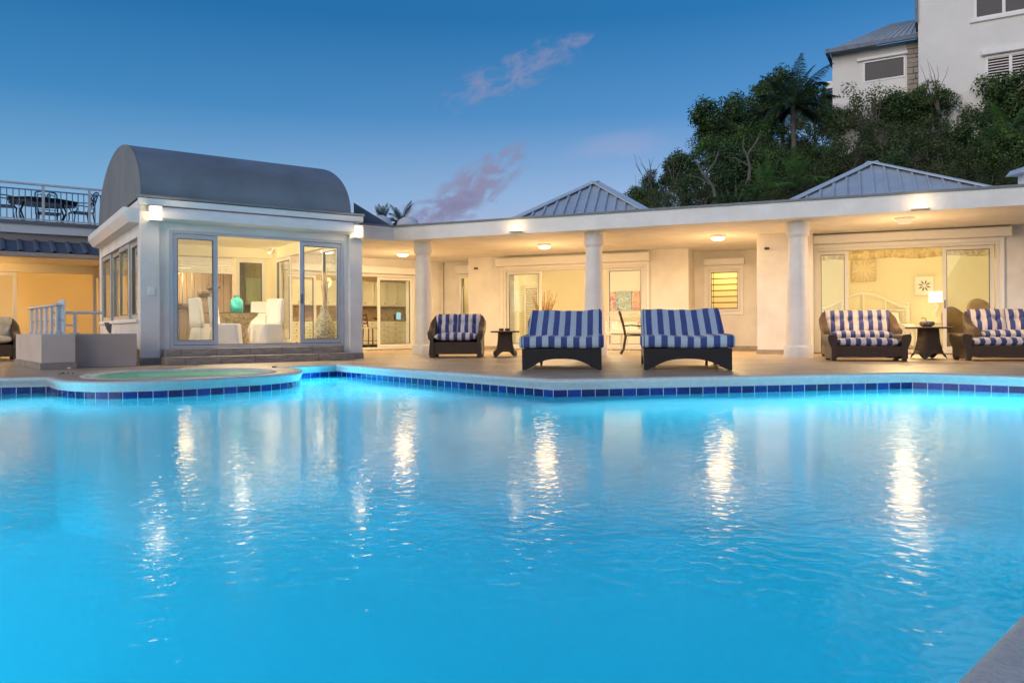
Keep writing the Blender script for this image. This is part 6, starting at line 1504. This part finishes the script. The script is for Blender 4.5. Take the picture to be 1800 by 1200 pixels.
for px, py, Y, pts, lb6 in ((1258, 347, 26, [(0, 0, 0), (-.10, 0, .4), (-.36, 0, .75), (-.5, .1, 1.0), (-.7, .2, 1.4)], 'pale curving trunk leaning left above the eave between the hip roofs'),
                        (1316, 318, 26.5, [(0, 0, 0), (.05, 0, .5), (-.05, 0, .9), (-.2, 0, 1.2), (-.15, 0, 1.6)], 'thin pale upright trunk above the fern clumps')):
    t = thing('pale_trunk', lb6, 'tree trunk', at(px, py, Y)); mb = MB(); mb.tube(pts, [.065, .055, .04, .028, .012][:len(pts)], 8); q_ = pts[2]
    mb.tube([q_, (q_[0]+.35, 0, q_[2]+.5), (q_[0]+.5, 0, q_[2]+.9)], [.045, .03, .012], 6); mb.tube([pts[1], (pts[1][0]-.5, 0, pts[1][2]+.3), (pts[1][0]-.9, 0, pts[1][2]+.35)], [.035, .02, .008], 6)
    mb.build('trunk', M['pale_bark'], t, smooth='auto')
# palms
def frond(mb, a, el, L, bend, n=46, w=.42, seed=0):
    rd = random.Random(seed); d = Vector((math.cos(a), math.sin(a), 0)); pts = []; p = Vector((0, 0, 0)); e = el
    for i in range(n+1):
        pts.append(p.copy()); p = p+(d*math.cos(e)+Vector((0, 0, 1))*math.sin(e))*(L/n); e -= bend/n*(0.5+1.0*i/n)
    mb.tube(pts[::3]+[pts[-1]], [.022*(1-.8*i/(len(pts[::3]))) for i in range(len(pts[::3])+1)], 5)
    sd = Vector((-d.y, d.x, 0))
    for i in range(3, n+1):
        for s in (-1, 1):
            for h2 in (0, .5):
                q = pts[i] if h2 == 0 or i == n else pts[i].lerp(pts[min(i+1, n)], .5); tdir = (pts[min(i+1, n)]-pts[max(i-1, 0)]).normalized()
                ln = w*L*.55*math.sin(PI*min((i+2)/(n+3), .93))*rd.uniform(.85, 1.1); out = (sd*s*.85+tdir*.6+Vector((0, 0, -.35-rd.random()*.3))).normalized()
                e2 = q+out*ln; wd_ = tdir*.0075*L*.6; m_ = q.lerp(e2, .5)+Vector((0, 0, ln*.08))
                mb.add([q-wd_*.6, q+wd_*.6, m_+wd_, e2+Vector((0, 0, -ln*.08)), m_-wd_], [(0, 1, 2, 3, 4)])
def palm(label, px, py, Y, L, trunk_h, nf, seed, name='palm_tree', upr=.25, cat='palm tree', group=None):
    p = at(px, py, Y); t = thing(name, label, cat, (p.x, p.y, p.z-trunk_h), 0, group); rd = random.Random(seed)
    if trunk_h > .4: MB().tube([(0, 0, 0), (.05, 0, trunk_h*.5), (0, 0, trunk_h)], [.11, .095, .085], 10).build('trunk', M['pale_bark'], t, smooth='auto')
    groups_ = 0
    for i in range(nf):
        a = 2*PI*i/nf+rd.uniform(-.25, .25); u = rd.random(); el_ = 1.35-1.5*((i*7) % nf)/nf; mb = MB(); frond(mb, a, el_, L*rd.uniform(.8, 1.1), rd.uniform(.9, 1.7)*(1.0 if el_ < 1.0 else .5), seed=seed*100+i)
        o = mb.build('frond', M['palm'] if name != 'fern_palm' else M['leaf_bright'], t, fix=False); o.location = (0, 0, trunk_h)
    return t
palm('tall coconut palm rising from the hill wood left of the hill house', 1393, 186, 30, 2.0, 3.0, 18, 3)
palm('distant palm crown showing above the flat roof right of the barrel roof', 706, 392, 44, 1.35, 5.0, 16, 5)
palm('distant palm crown just behind the right end of the barrel roof', 672, 392, 45, 1.2, 5.0, 14, 6)
palm('bright green feathery palm clump above the eave left of the larger hip roof', 1345, 335, 24.5, 1.1, .3, 14, 8, name='fern_palm', cat='palm', group='feathery palm clumps above the eave')
palm('bright green feathery palm clump nearest the larger hip roof', 1400, 325, 25, 1.2, .3, 14, 9, name='fern_palm', cat='palm', group='feathery palm clumps above the eave')
palm('feathery palm clump at the right edge of the wood', 1775, 245, 25, 1.3, .3, 12, 10, name='fern_palm', cat='palm', group='feathery palm clumps above the eave')
